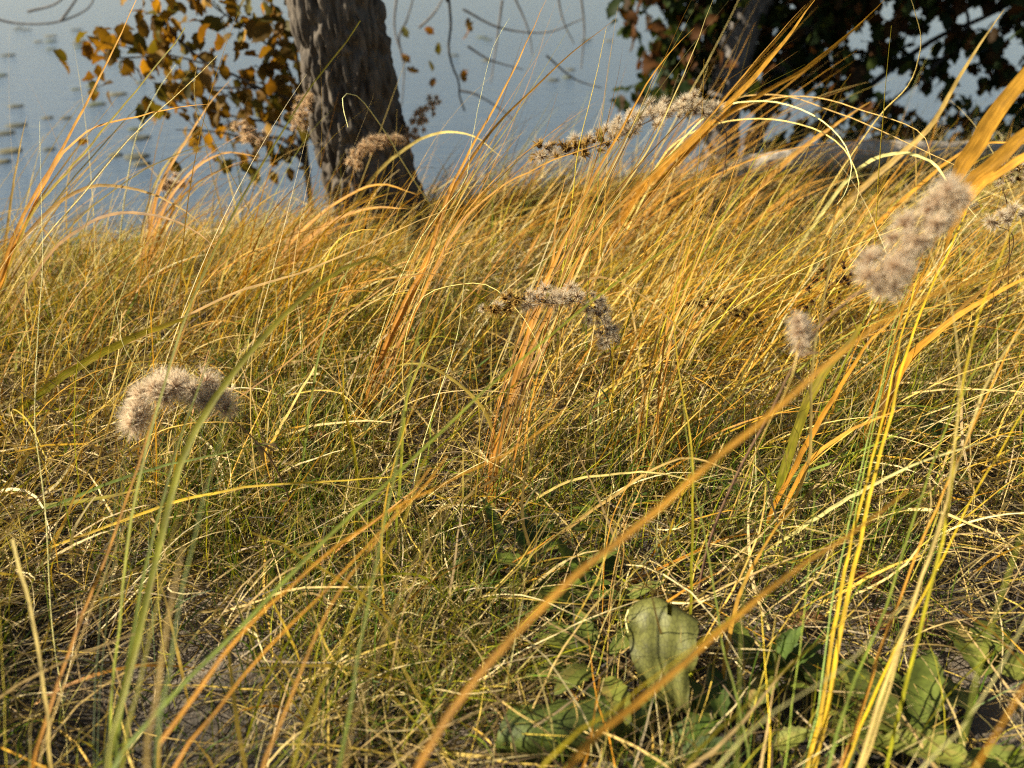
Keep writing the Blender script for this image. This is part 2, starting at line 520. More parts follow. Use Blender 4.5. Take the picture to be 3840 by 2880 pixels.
def strands(xy, z0, az, el0, bend, length, width, segs, c0, c1, wander=0.15, tip=0.15, kink=0.0):
    n = len(xy)
    P = np.zeros((segs + 1, n, 3))
    P[0, :, :2] = xy
    P[0, :, 2] = ground_z(xy[:, 0], xy[:, 1]) + z0
    a, e = az.copy(), el0.copy()
    wob = rng.normal(0, wander, n)
    for k in range(segs):
        st = length / segs
        d = np.stack([np.cos(e) * np.cos(a), np.cos(e) * np.sin(a), np.sin(e)], 1)
        P[k + 1] = P[k] + d * st[:, None]
        gz = ground_z(P[k + 1, :, 0], P[k + 1, :, 1]) + 0.002
        P[k + 1, :, 2] = np.maximum(P[k + 1, :, 2], gz)
        e = e - bend / segs * (0.5 + (k + 1) / segs) + rng.normal(0, kink, n)
        a = a + wob / segs * 2 + rng.normal(0, wander * 0.35, n)
    T = np.gradient(P, axis=0); T /= np.linalg.norm(T, axis=2)[..., None] + 1e-9
    ref = rng.normal(0, 1, (n, 3)); ref[:, 2] += 0.6
    W = np.cross(T, ref[None]); W /= np.linalg.norm(W, axis=2)[..., None] + 1e-9
    t = np.linspace(0, 1, segs + 1)
    prof = np.minimum(1, (0.75 + t)) * (tip + (1 - tip) * np.clip((1 - t) * 1.8, 0, 1))
    w = prof[:, None] * width[None] / 2
    V = np.stack([P - W * w[..., None], P + W * w[..., None]], 2)         # segs+1, n, 2, 3
    V = V.transpose(1, 0, 2, 3).reshape(-1, 3)
    base = (np.arange(n) * (segs + 1) * 2)[:, None]
    k = np.arange(segs)[None] * 2
    i0 = base + k
    Q = np.stack([i0, i0 + 1, i0 + 3, i0 + 2], -1).reshape(-1, 4)
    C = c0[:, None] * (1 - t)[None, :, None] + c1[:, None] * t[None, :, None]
    C = np.repeat(C[:, :, None], 2, axis=2).reshape(-1, 3)
    return V, Q, C


def pick(n, cols, jit=0.22):
    c = np.array([np.array(lin(x)) * (HUE if x[2] < 0.5 * x[0] else np.array([0.9, 0.9, 0.80])) for x in cols])[rng.integers(len(cols), size=n)]
    return c * rng.uniform(1 - jit, 1 + jit * 0.6, (n, 1))


def cover(name, label, V, Q, C, cat='grass'):
    o = link(name, fast_mesh(name, V, Q, C), M_GRASS)
    tag(o, label, cat, kind='stuff')
    return o


STRAW = [(216, 190, 128), (198, 168, 104), (228, 208, 156), (184, 156, 106), (160, 136, 94), (206, 174, 92)]
GREY = [(146, 126, 98), (164, 144, 112), (120, 100, 76), (182, 164, 130)]
ROT_GAPS = [(86, 70, 50), (66, 54, 40), (104, 86, 62), (52, 42, 30)]  # decayed lower straw, its dark tones standing in for shaded gaps
GREENS = [(84, 108, 32), (112, 126, 34), (146, 146, 38), (66, 88, 30), (164, 154, 44), (74, 96, 32)]
GOLDS = [(210, 158, 66), (200, 136, 48), (224, 180, 96), (186, 148, 66), (216, 190, 116), (190, 150, 50), (204, 148, 58), (140, 134, 44)]


OPEN = [(1190, 1290, .09), (1120, 1240, .08), (1270, 1480, .09), (1300, 1330, .07), (1330, 1170, .07), (1625, 1500, .09), (1830, 1600, .12), (2110, 1500, .11), (1690, 1130, .07), (1430, 1540, .10), (1430, 1590, .09),
        (1240, 1620, .12), (1360, 1640, .08), (1560, 1640, .08), (1960, 1640, .11), (1750, 1580, .09), (1900, 1540, .08), (1330, 1600, .06), (985, 850, .06), (1890, 1340, .06), (1440, 1620, .09)]
OPENP = []


def opened(x, y):
    """little cover grows where the broad leaves lie"""
    if not OPENP:
        OPENP.extend([(px(a, b_, gd(a, b_)), r_) for a, b_, r_ in OPEN])
    f = np.ones_like(x)
    for p, r_ in OPENP:
        q_ = ((x - p.x) ** 2 + (y - p.y) ** 2) / r_ ** 2
        f = np.minimum(f, np.clip(0.5 + (q_ - 0.45) * 1.1, 0.5, 1))
    return f


def bare(x, y):
    """sandy openings in the sward, mostly close to the viewer"""
    b = vnoise(x, y, 2.3, 3)
    near = np.clip((1.35 - y) / 0.7, 0, 1)
    return np.clip(1.0 - near * np.clip((b - 0.46) * 4, 0, 0.8), 0.1, 1) * opened(x, y)


def farright(x, y):
    return np.where((x > 0.55) & (y > 2.45), 0.3, 1.0)


def short(p):
    return np.where((p[:, 0] > 0.15) & (p[:, 1] > 2.2), 0.42, np.clip(1.0 - 0.3 * (p[:, 1] - 1.5), 0.6, 1.0))


# dead thatch, lying, in two layers
for lay, n in ((0, 30000), (1, 25000)):
    xy = scatter(n, 0.15, 3.9, dens=lambda x, y: bare(x, y) * np.clip(0.05 + 1.5 * vnoise(x, y, 6.5, 31 + lay), 0, 1) * np.clip(1.3 - 0.24 * y, 0.42, 1))
    az = rng.normal(0.25, 1.15, n); az[rng.uniform(0, 1, n) < 0.3] += np.pi
    c = np.where((rng.uniform(0, 1, n) < (0.66 if lay == 0 else 0.22))[:, None], pick(n, ROT_GAPS if lay == 0 else GREY), pick(n, STRAW))
    L = rng.gamma(3.2, 0.032, n) + 0.03 + 0.05 * lay
    V, Q, C = strands(xy, rng.uniform(0.0, 0.02, n) + 0.012 * lay, az, np.abs(rng.normal(0.1 + 0.22 * lay, 0.3, n)), rng.normal(0.3 + 0.25 * lay, 0.35, n), L,
                      rng.uniform(0.0010, 0.0026 + 0.0004 * lay, n), 6, c, c * rng.uniform(0.8, 1.15, (n, 1)), wander=0.26, kink=0.035)
    cover('grass_thatch', ('matted grey and tan dead straw lying over the sandy ground', 'loose pale straw arching over the matted thatch')[lay], V, Q, C)

# short green and yellow turf
n = 26000
xy = scatter(n, 0.15, 3.7, dens=lambda x, y: (0.16 + 0.84 * (vnoise(x, y, 3.1, 5) > 0.45)) * bare(x, y) * np.clip(1.9 - 0.75 * y, 0.12, 1))
az = rng.normal(0.3, 1.5, n)
c = pick(n, GREENS)
yel = (rng.uniform(0, 1, n) < 0.35)[:, None]
V, Q, C = strands(xy, np.zeros(n), az, rng.normal(1.05, 0.36, n), rng.normal(0.5, 0.4, n), rng.gamma(5, 0.019, n) + 0.03,
                  rng.uniform(0.0010, 0.0024, n), 6, c, np.where(yel, pick(n, STRAW), c * 1.15), wander=0.2)
cover('short_grass', 'short green and yellow grass sprouting through the straw', V, Q, C)

# shin-high tangled meadow
n = 6800
xy = scatter(n, 0.85, 3.9, dens=lambda x, y: np.clip((y - 0.9) / 0.9, 0.06, 1) * (0.22 + 0.78 * (vnoise(x, y, 2.9, 8) > 0.42)) * farright(x, y), beyond=0.5)
az = rng.normal(0.12, 0.85, n)
c = pick(n, GOLDS + STRAW[:3])
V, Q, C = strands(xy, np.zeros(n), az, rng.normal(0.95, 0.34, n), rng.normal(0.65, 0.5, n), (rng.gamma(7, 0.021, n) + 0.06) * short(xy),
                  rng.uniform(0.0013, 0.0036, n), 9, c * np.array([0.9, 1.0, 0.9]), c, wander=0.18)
cover('meadow_grass', 'tangled shin-high golden grass covering the bank', V, Q, C)

# flat broken blades strewn and leaning in the tangle
n = 3000
xy = scatter(n, 0.3, 3.2, dens=lambda x, y: bare(x, y) * np.clip(1.3 - 0.3 * y, 0.3, 1))
az = rng.normal(0.15, 1.0, n); az[rng.uniform(0, 1, n) < 0.2] += np.pi
c = pick(n, STRAW + STRAW + GREENS[1:3] + GOLDS[:3])
V, Q, C = strands(xy, rng.uniform(0, 0.02, n), az, np.abs(rng.normal(0.55, 0.4, n)), rng.normal(0.6, 0.5, n), rng.gamma(5, 0.035, n) + 0.06,
                  rng.uniform(0.0026, 0.0052, n), 8, c, c * rng.uniform(0.8, 1.1, (n, 1)), wander=0.3, tip=0.3, kink=0.05)
cover('flat_grass', 'flat broken straw blades strewn through the tangle', V, Q, C)

# longer golden grass in drifts, combed to the right by wind
n = 2700
xy = scatter(n, 1.1, 3.9, dens=lambda x, y: np.clip((y - 1.1) / 0.8, 0.05, 1) * np.clip((vnoise(x, y, 2.2, 21) - 0.38) * 4, 0.04, 1) * farright(x, y), beyond=0.25)
az = rng.normal(0.05, 0.55, n)
c = pick(n, GOLDS)
V, Q, C = strands(xy, np.zeros(n), az, rng.normal(1.0, 0.22, n), rng.normal(0.75, 0.42, n), (rng.gamma(10, 0.032, n) + 0.08) * short(xy),
                  rng.uniform(0.0016, 0.0042, n), 11, c * np.array([0.9, 1.0, 0.9]), c, wander=0.12)
cover('drift_grass', 'drifts of long golden grass combed over by the wind', V, Q, C)

# extra tall grass added out of view at left to shade near ground
n = 1500
xy = np.stack([rng.uniform(-2.0, -0.62, n * 4), rng.uniform(-0.3, 1.9, n * 4)], 1)
xy = xy[(xy[:, 0] < -0.70 * np.clip(xy[:, 1], 0, 9) - 0.50)][:n]; n = len(xy)
c = pick(n, GOLDS + GREENS[1:3])
V, Q, C = strands(xy, np.zeros(n), rng.normal(0.1, 0.8, n), rng.normal(1.2, 0.2, n), rng.normal(0.6, 0.4, n), rng.gamma(10, 0.034, n) + 0.1,
                  rng.uniform(0.0016, 0.0045, n), 9, c * 0.9, c, wander=0.15)
cover('unseen_tall_grass', 'unseen tall grass added beyond the left edge to dapple the foreground with shade', V, Q, C)

# thin tall stalks standing out of it
n = 800
xy = scatter(n, 1.0, 3.3, beyond=0.1)
az = rng.normal(0.1, 0.55, n)
c = pick(n, GOLDS + STRAW)
V, Q, C = strands(xy, np.zeros(n), az, rng.normal(1.12, 0.22, n), rng.normal(0.5, 0.45, n), rng.normal(0.5, 0.13, n).clip(0.25, 0.8) * (0.5 + 0.5 * short(xy)),
                  rng.uniform(0.0010, 0.0026, n), 14, c * 0.9, c, wander=0.12)
cover('stalk_grass', 'thin tall straw stalks scattered through the meadow', V, Q, C)

# ------------------------------------------------------------------ trees at the water
def pxy(vx, vy, y):
    """point under a spot of the print at ground distance y"""
    yc = (1440 - vy * K) / FPX
    return px(vx, vy, y / (CT + yc * ST))


def merge(parts):
    Vs, Qs, Cs, o = [], [], [], 0
    for V, Q, C in parts:
        Vs.append(V); Qs.append(Q + o); Cs.append(C); o += len(V)
    return np.concatenate(Vs), np.concatenate(Qs), np.concatenate(Cs)


def bark_tube(path, radii, around, along, depth, seed, kx=11.0, kz=2.6):
    """trunk with furrowed bark: plates proud of dark cracks"""
    P = crom(path, along)
    s = np.linspace(0, 1, along)
    R = np.interp(s, np.linspace(0, 1, len(radii)), radii)
    zz = np.r_[0, np.cumsum(np.linalg.norm(np.diff(P, axis=0), axis=1))]
    T = np.gradient(P, axis=0); T /= np.linalg.norm(T, axis=1)[:, None]
    A = np.cross(T, [0.02, 1, 0.05]); A /= np.linalg.norm(A, axis=1)[:, None]
    B = np.cross(T, A)
    an = np.linspace(0, 2 * np.pi, around, endpoint=False)
    V = np.zeros((along, around, 3))
    for j in range(along):
        for i in range(around):
            ca, sa = math.cos(an[i]), math.sin(an[i])
            wob = mnoise.noise((ca * 3, sa * 3, zz[j] * 9 + seed)) * 0.8
            d, _ = mnoise.voronoi((ca * R[j] * kx * 4 + wob, sa * R[j] * kx * 4 + wob, zz[j] * kz * 4 + seed))
            e = min(1.0, (d[1] - d[0]) * 2.6)
            r = R[j] * (1 + 0.05 * mnoise.noise((ca * 1.3, sa * 1.3, zz[j] * 1.6 + seed))) + depth * (e - 0.6) + depth * 0.5 * mnoise.noise((ca * 14, sa * 14, zz[j] * 22))
            V[j, i] = P[j] + r * (ca * A[j] + sa * B[j])
    idx = np.arange(along * around).reshape(along, around); nb = np.roll(idx, -1, axis=1)
    Q = np.stack([idx[:-1], nb[:-1], nb[1:], idx[1:]], -1).reshape(-1, 4)
    return V.reshape(-1, 3), Q


def lobed_leaf(c, lobes=3, fold=0.25, droop=0.3, seed=0, amp=0.38):
    """small tree leaf one unit long, folded on the midrib and drooping, with a lobed margin"""
    r = np.random.default_rng(seed)
    n = 2 * lobes + 2
    t = np.linspace(0, 1, n)
    w = 0.36 * np.sin(np.pi * np.clip(t, 0.02, 0.99)) ** 0.7 * np.where(np.arange(n) % 2 == 0, 1 - amp, 1 + 0.3 * amp) * r.uniform(0.85, 1.15, n)
    w[0] = 0.02; w[-1] = 0.02
    mid = np.stack([t, np.zeros(n), -droop * t ** 2], 1)
    l = mid + np.stack([0.05 * r.normal(size=n), w, fold * w + 0.04 * r.normal(size=n)], 1)
    rr = mid + np.stack([0.05 * r.normal(size=n), -w, fold * w + 0.04 * r.normal(size=n)], 1)
    V = np.stack([l, mid, rr], 1).reshape(-1, 3)
    idx = np.arange(3 * n).reshape(n, 3)
    Q = np.concatenate([np.stack([idx[:-1, k], idx[1:, k], idx[1:, k + 1], idx[:-1, k + 1]], -1) for k in (0, 1)])
    C = np.tile(np.array(lin(c)) * 0.8, (3 * n, 1)) * r.uniform(0.85, 1.1, (3 * n, 1))
    return V, Q, C


def rot_rand(n, droop=0.5):
    out = []
    for _ in range(n):
        out.append((rng.normal(0, 0.7), rng.normal(droop, 0.6), rng.uniform(0, 2 * np.pi)))
    return out


def euler_mat(e):
    from mathutils import Euler
    return np.array(Euler(e).to_matrix())


def leaf_mass(centres, sizes, variants, droop=0.5):
    parts = []
    for p, s_, e in zip(centres, sizes, rot_rand(len(centres), droop)):
        V, Q, C = variants[rng.integers(len(variants))]
        parts.append((V @ euler_mat(e).T * s_ + p, Q, C * rng.uniform(0.75, 1.15)))
    return merge(parts)


def leaf_parts(root, meshes, centres, sizes, droop=0.5, name='leaf'):
    loc = np.array(root.location)
    for p, s_, e in zip(centres, sizes, rot_rand(len(centres), droop)):
        o = bpy.data.objects.new(name, meshes[rng.integers(len(meshes))])
        o.location = p - loc; o.rotation_euler = e; o.scale = (s_, s_, s_ * 0.9)
        COL.objects.link(o); o.parent = root


def along(pts, n, spread):
    P = crom(pts, 40)
    i = rng.integers(0, 40, n)
    return P[i] + rng.normal(0, 1, (n, 3)) * np.array(spread)


# --- the oak beside the water
OY = 2.62
b0 = pxy(818, 500, OY); OB = on_ground(b0)
oak = thing('oak_tree', 'oak tree with a thick furrowed grey brown trunk rising from the bank', 'tree', OB)
loc = np.array(oak.location)
ax = [np.array(OB) + np.array([0.02, 0, -0.05]), np.array(pxy(806, 420, OY)), np.array(pxy(771, 260, OY)), np.array(pxy(745, 120, OY)), np.array(pxy(725, 0, OY))]
dv = ax[-1] - ax[-2]
ax += [ax[-1] + dv * 1.6 + np.array([0, 0.05, 0]), ax[-1] + dv * 4 + np.array([0, 0.25, 0])]
V, Q = bark_tube(ax, [0.185, 0.146, 0.135, 0.132, 0.130, 0.13, 0.12], 190, 330, 0.021, 3.1, 10.0, 1.5)
o = link('trunk', fast_mesh('trunk', V - loc, Q), M_BARK, oak)
top = ax[-1]
limbs = [
    [top - dv * 0.5, top + np.array([0.05, 0.5, 0.6]), top + np.array([0.2, 1.3, 1.0]), top + np.array([0.3, 2.2, 1.1])],
    [top - dv * 1.2, top + np.array([-0.5, 0.3, 0.3]), top + np.array([-1.2, 0.6, 0.35]), top + np.array([-2.1, 0.75, 0.2])],  # limb added out of view so its leaves shade the sapling
    [top - dv * 0.2, top + np.array([0.3, 0.7, 0.8]), top + np.array([0.9, 1.6, 1.5]), top + np.array([1.4, 2.6, 1.9])],
    [top, top + np.array([-0.1, 0.4, 0.9]), top + np.array([-0.2, 0.9, 1.9]), top + np.array([-0.1, 1.3, 3.0])],
]
for lb in limbs:
    V, Q, C = tube_mesh('limb', crom(lb, 24), np.linspace(0.09, 0.02, 24), 10, (1, 1, 1))
    link('limb', fast_mesh('limb', V - loc, Q), M_BARK, oak)
OAKV = [lobed_leaf(c_, 3, 0.25, 0.3, k_) for k_, c_ in enumerate([(134, 92, 34), (110, 84, 32), (92, 88, 34), (150, 104, 40)])]
cc = []
for lb, nn, sp in ((limbs[0], 900, (0.75, 0.55, 0.45)), (limbs[1], 420, (0.45, 0.22, 0.28)), (limbs[2], 900, (0.7, 0.6, 0.5)), (limbs[3], 700, (0.8, 0.7, 0.7))):
    cc.append(along(lb[1:], nn, sp))
cc = np.concatenate(cc)
cc = cc[(cc[:, 2] > 1.25) & (cc[:, 1] > 2.72)]
V, Q, C = leaf_mass(cc, rng.uniform(0.08, 0.15, len(cc)), OAKV)
o = link('crown', fast_mesh('crown', V - loc, Q, C), M_TREELEAF, oak); o['kind'] = 'stuff'

# bare twig hanging from the limb over the water, and the pale twigs up in the corner
ty = 3.9
tw = [top + np.array([0.35, 1.35, 0.55])] + [np.array(pxy(a, b_, ty)) for a, b_ in ((966, -60), (970, 0), (974, 55), (969, 105), (980, 150), (992, 178), (992, 205), (1004, 240))]
V, Q, C = tube_mesh('hanging_branch', crom(tw, 50), np.linspace(0.013, 0.004, 50), 7, (1, 1, 1))
hb = link('hanging_branch', fast_mesh('hanging_branch', V - loc, Q), M_TWIG, oak)
OAKM = [fast_mesh('oak_leaf', *v_) for v_ in OAKV]
for m_ in OAKM: m_.materials.append(M_TREELEAF)
for a, b_ in ((1008, 42), (1012, 60), (948, 92), (1012, 152), (1000, 152), (925, 130), (938, 168), (918, 60), (870, 58), (868, 118), (880, 150)):
    p = np.array(pxy(a, b_, ty + 0.1))
    oo = bpy.data.objects.new('leaf', OAKM[rng.integers(4)]); oo.location = p - loc; oo.rotation_euler = rot_rand(1, 0.9)[0]
    oo.scale = (0.055,) * 3; COL.objects.link(oo); oo.parent = hb
for pts in (((-40, 30), (20, 48), (80, 52), (130, 46), (175, 28), (200, 4), (215, -60)), ((60, 25), (120, 8), (160, -30)), ((130, 46), (150, 20), (190, -40)),
            ((870, 130), (862, 80), (880, 40), (905, -50)), ((905, 60), (940, 25), (975, -40)), ((1085, 0), (1070, 110), (1060, 180)), ((1200, -40), (1215, 40), (1240, 95)), ((992, 195), (1030, 205), (1080, 235), (1110, 260)), ((1100, -30), (1140, 60), (1150, 120)), ((1250, -40), (1262, 60), (1255, 150)), ((1000, 20), (1080, 60), (1180, 70), (1260, 40)), ((860, -30), (852, 60), (872, 140), (868, 230)), ((1010, 100), (1060, 130), (1130, 150)), ((1180, 120), (1240, 170), (1300, 190))):
    P = [np.array(pxy(a, b_, 4.6)) for a, b_ in pts]
    V, Q, C = tube_mesh('twig', crom(P, 24), np.linspace(0.007, 0.003, 24), 6, (1, 1, 1))
    link('twig', fast_mesh('twig', V - loc, Q), M_BARK2, oak)

# --- the brown-leaved sapling behind the oak
SY = 3.15
SB = on_ground(pxy(660, 380, SY))
sap = thing('oak_sapling', 'leafy sapling with drooping branches of olive brown leaves beside the oak trunk', 'tree', SB)
loc = np.array(sap.location)
br = [((668, 400), (650, 320), (600, 270), (520, 255), (430, 232), (350, 210)), ((665, 390), (640, 250), (560, 190), (450, 140), (320, 110), (215, 92)),
      ((668, 390), (640, 200), (570, 90), (470, 20), (400, -50)), ((655, 350), (610, 300), (540, 300), (470, 285), (380, 280)),
      ((660, 380), (648, 180), (630, 40), (600, -80)), ((560, 190), (480, 190), (400, 190), (330, 178)), ((450, 140), (390, 90), (350, 40), (310, -30)), ((640, 330), (590, 345), (540, 350)), ((350, 118), (270, 125), (190, 120))]
B3 = []
for k, pts in enumerate(br):
    P = [np.array(pxy(a, b_, SY + 0.05 * (k % 3) + 0.1 * j / len(pts))) for j, (a, b_) in enumerate(pts)]
    if k in (0, 1, 2, 4): P[0] = np.array(SB)
    B3.append(P)
    V, Q, C = tube_mesh('branch', crom(P, 26), np.linspace(0.010 if k < 5 else 0.005, 0.0022, 26), 6, (1, 1, 1))
    link('branch', fast_mesh('branch', V - loc, Q), M_TWIG, sap)
BRV = [fast_mesh('sapling_leaf', *lobed_leaf(c_, 3, 0.3, 0.35, 20 + k_, 0.14)) for k_, c_ in enumerate([(142, 108, 34), (122, 94, 30), (108, 98, 34), (132, 96, 32), (178, 134, 42), (112, 84, 28)])]
for m_ in BRV: m_.materials.append(M_TREELEAF)
for P, nn in zip(B3, (30, 60, 58, 22, 40, 22, 36, 10, 14)):
    c3 = along(P[1:], nn, (0.055, 0.09, 0.05))
    leaf_parts(sap, BRV, c3, rng.uniform(0.045, 0.072, nn), 0.5)
SAPC = [lobed_leaf(c_, 3, 0.3, 0.35, 60 + k_, 0.14) for k_, c_ in enumerate([(118, 86, 28), (104, 80, 28), (92, 84, 32)])]
c3 = np.concatenate([along(P[1:], nn, (0.10, 0.14, 0.09)) for P, nn in zip(B3, (16, 26, 36, 10, 30, 8, 12, 2, 2))])
V, Q, C = leaf_mass(c3, rng.uniform(0.05, 0.085, len(c3)), SAPC, 0.6)
o = link('foliage', fast_mesh('foliage', V - loc, Q, C), M_TREELEAF, sap); o['kind'] = 'stuff'

# --- the dark tree by the water on the other side
DY = 4.9
DB = np.array([1.55, DY, 0.0]); DB[2] = float(ground_z(DB[0], DB[1])) - 0.01
dark = thing('shore_tree', 'dark leafy tree with a leaning grey trunk standing in shade by the water', 'tree', DB)
loc = DB
stems = [([(1555, 330), (1560, 250), (1575, 170), (1600, 80), (1640, -20), (1700, -160)], 0.10), ([(1620, 330), (1680, 180), (1740, 60), (1790, -80)], 0.05),
         ([(1560, 250), (1500, 130), (1440, 20), (1400, -80)], 0.035), ([(1850, 300), (2000, 160), (2090, 60), (2060, -40)], 0.022), ([(1700, 330), (1860, 200), (2010, 90), (2120, 40), (2260, -30)], 0.03),
         ([(1575, 170), (1500, 165), (1420, 175)], 0.02)]
D3 = []
for k, (pts, r0) in enumerate(stems):
    P = [np.array(pxy(a, b_, DY + 0.15 * (k % 3))) for a, b_ in pts]
    P = [np.array([P[0][0], P[0][1], float(ground_z(P[0][0], P[0][1])) - 0.05])] + P if k < 2 or k in (3, 4) else P
    D3.append(P)
    if k < 2:
        V, Q = bark_tube(P, [r0 * 1.2, r0, r0 * 0.8], 60, 110, 0.010, 9.0 + k)
    else:
        V, Q, _ = tube_mesh('branch', crom(P, 30), np.linspace(r0, r0 * 0.3, 30), 8, (1, 1, 1))
    link('trunk' if k < 2 else 'branch', fast_mesh('trunk', V - loc, Q), M_BARK2 if k < 2 else M_TWIG, dark)
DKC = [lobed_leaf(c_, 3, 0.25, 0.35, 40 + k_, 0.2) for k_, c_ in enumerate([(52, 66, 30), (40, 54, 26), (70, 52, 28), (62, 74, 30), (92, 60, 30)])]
DKV = [fast_mesh('shore_leaf', *v_) for v_ in DKC]
for m_ in DKV: m_.materials.append(M_TREELEAF)
HOLES = [(1335, 130, 45, 60), (1925, 165, 55, 38), (1985, 95, 40, 28), (2110, 30, 55, 34), (2195, 120, 30, 38), (1730, 215, 40, 30), (1990, 205, 70, 28), (2080, 150, 34, 50), (1860, 70, 40, 30), (2030, 60, 30, 30), (2150, 200, 50, 25), (1900, 20, 45, 22), (1395, 60, 25, 30), (1680, 260, 50, 20)]
pts = []
while len(pts) < 9500:
    vx, vy = rng.uniform(1330, 2500), rng.uniform(-480, 320)
    if vx < 1420 and rng.uniform() < 0.45: continue
    if vy > 225 and (vx < 1640 or rng.uniform() < 0.55): continue
    hole = min(((vx - a) / rx) ** 2 + ((vy - b_) / ry) ** 2 for a, b_, rx, ry in HOLES)
    if hole < rng.uniform(0.7, 1.5): continue
    tx = np.interp(vy, [-160, -20, 80, 170, 250], [1700, 1640, 1600, 1575, 1560])
    yy = DY + rng.normal(0.15, 0.3)
    if abs(vx - tx) < 62 and rng.uniform() < 0.85: yy = DY + 0.2 + abs(rng.normal(0, 0.3))
    pts.append(np.array(pxy(vx, vy, yy)))
pts = np.array(pts)
sz = rng.uniform(0.06, 0.105, len(pts))
order = np.argsort(pts[:, 1])
seen = [i for i in order if pts[i, 2] < 0.62 and pts[i, 0] < 3.6][:280]
rest = np.setdiff1d(np.arange(len(pts)), seen)
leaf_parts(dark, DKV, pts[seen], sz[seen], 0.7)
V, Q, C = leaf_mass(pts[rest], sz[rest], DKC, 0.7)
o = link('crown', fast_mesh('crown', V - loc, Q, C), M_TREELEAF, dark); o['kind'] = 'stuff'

# --- driftwood log lying on the bank in front of it
P = [np.array(pxy(a, b_, 3.05 + 0.07 * k)) for k, (a, b_) in enumerate(((1540, 372), (1700, 352), (1830, 338), (1990, 336), (2130, 332), (2330, 322)))]
for p in P: p[2] = max(p[2], float(ground_z(p[0], p[1])) + 0.035)
V, Q = bark_tube(P, [0.035, 0.055, 0.06, 0.05, 0.045, 0.03], 40, 120, 0.010, 21.0, 9.0, 1.2)
lg = link('fallen_log', fast_mesh('fallen_log', V, Q), M_LOG)
tag(lg, 'weathered grey log lying on the bank behind the grass', 'log')
P = [np.array(pxy(a, b_, 3.45)) for a, b_ in ((1490, 180), (1560, 205), (1640, 190), (1700, 160))]

# ------------------------------------------------------------------ lily pads
pads = []
for k in range(46):
    vx, vy = (rng.uniform(-20, 330), rng.uniform(50, 360)) if k < 36 else (rng.uniform(840, 1320), rng.uniform(60, 190))
    yc = (1440 - vy * K) / FPX
    d = (H - WATER_Z) / (ST - yc * CT)
    pads.append((px(vx, vy, d), rng.uniform(0.045, 0.095)))
PADM = []
for k, c_ in enumerate(((112, 116, 84), (104, 104, 86), (126, 118, 84))):
    an = np.linspace(0.16, 2 * np.pi - 0.16, 22)
    rim = np.stack([np.cos(an), np.sin(an), 0.02 * np.sin(an * 5 + k)], 1) * (1 + 0.05 * np.sin(an * 3 + k))[:, None]
    mid_ = rim * 0.5
    V = np.concatenate([np.zeros((22, 3)), mid_, rim, rim - np.array([0, 0, 0.04])])
    i0 = np.arange(21)
    Q = np.concatenate([np.stack([i0 + 22 * r_, i0 + 22 * r_ + 22, i0 + 22 * r_ + 23, i0 + 22 * r_ + 1], -1) for r_ in range(3)])
    V[:22] = mid_ * 0.04
    PADM.append(fast_mesh('lily_pad', V, Q, np.tile(np.array(lin(c_)) * 0.7, (len(V), 1))))
    PADM[-1].materials.append(M_HERB)
for k, (p, r_) in enumerate(pads):
    o = link('lily_pad', PADM[k % 3]); o.location = (p.x, p.y, WATER_Z + 0.008); o.scale = (r_, r_, 0.09); o.rotation_euler = (0, 0, rng.uniform(0, 6.28))
    tag(o, 'small dull green lily pad floating flat on the grey blue lake', 'lily pad', 'lily pads on the lake')

# ------------------------------------------------------------------ dried flower heads
def fluff(n, seed, c0, c1, wid=0.016, open_=2.0, core=0.18, hair_curl=0.15):
    """one ripe seed head, unit radius: fine hairs bursting from a small cup"""
    r = np.random.default_rng(seed)
    th = np.arccos(1 - r.uniform(0, 1, n) * (1 - math.cos(open_)))
    ph = r.uniform(0, 2 * np.pi, n)
    D = np.stack([np.sin(th) * np.cos(ph), np.sin(th) * np.sin(ph), np.cos(th)], 1)
    Ln = r.uniform(0.62, 1.05, n)[:, None]
    side = np.cross(D, r.normal(size=(n, 3))); side /= np.linalg.norm(side, axis=1)[:, None]
    curl = np.cross(D, side) * r.normal(0, hair_curl, (n, 1))
    p = [D * 0.05, D * Ln * 0.55 + curl * 0.3, D * Ln + curl]
    V = np.stack([q_ + sgn * side * w_ for q_, w_ in zip(p, (wid, wid * 0.8, wid * 0.25)) for sgn in (-1, 1)], 1)
    b_ = (np.arange(n) * 6)[:, None]
    Q = np.concatenate([b_ + np.array([[0, 1, 3, 2]]), b_ + np.array([[2, 3, 5, 4]])])
    k0, k1 = np.array(lin(c0)) * 0.9, np.array(lin(c1)) * 0.97
    C = np.stack([k0, k0, k0 * 0.4 + k1 * 0.6, k0 * 0.4 + k1 * 0.6, k1, k1])[None] * r.uniform(0.75, 1.1, (n, 1, 1))
    # the cup
    an = np.linspace(0, 2 * np.pi, 7, endpoint=False)
    rings = []
    for z_, rr in ((-0.34, 0.03), (-0.22, core), (0.0, core * 1.1), (0.12, core * 0.5)):
        rings.append(np.stack([np.cos(an) * rr, np.sin(an) * rr, np.full(7, z_)], 1))
    RV = np.concatenate(rings); idx = np.arange(28).reshape(4, 7); nb = np.roll(idx, -1, axis=1)
    RQ = np.stack([idx[:-1], nb[:-1], nb[1:], idx[1:]], -1).reshape(-1, 4)
    V, Q, C = merge([(V.reshape(-1, 3), Q, C.reshape(-1, 3)), (RV, RQ, np.tile(k0 * 0.6, (28, 1)))])
    me = fast_mesh('seed_head', V, Q, C, smooth=False); me.materials.append(M_FLUFF)
    return me


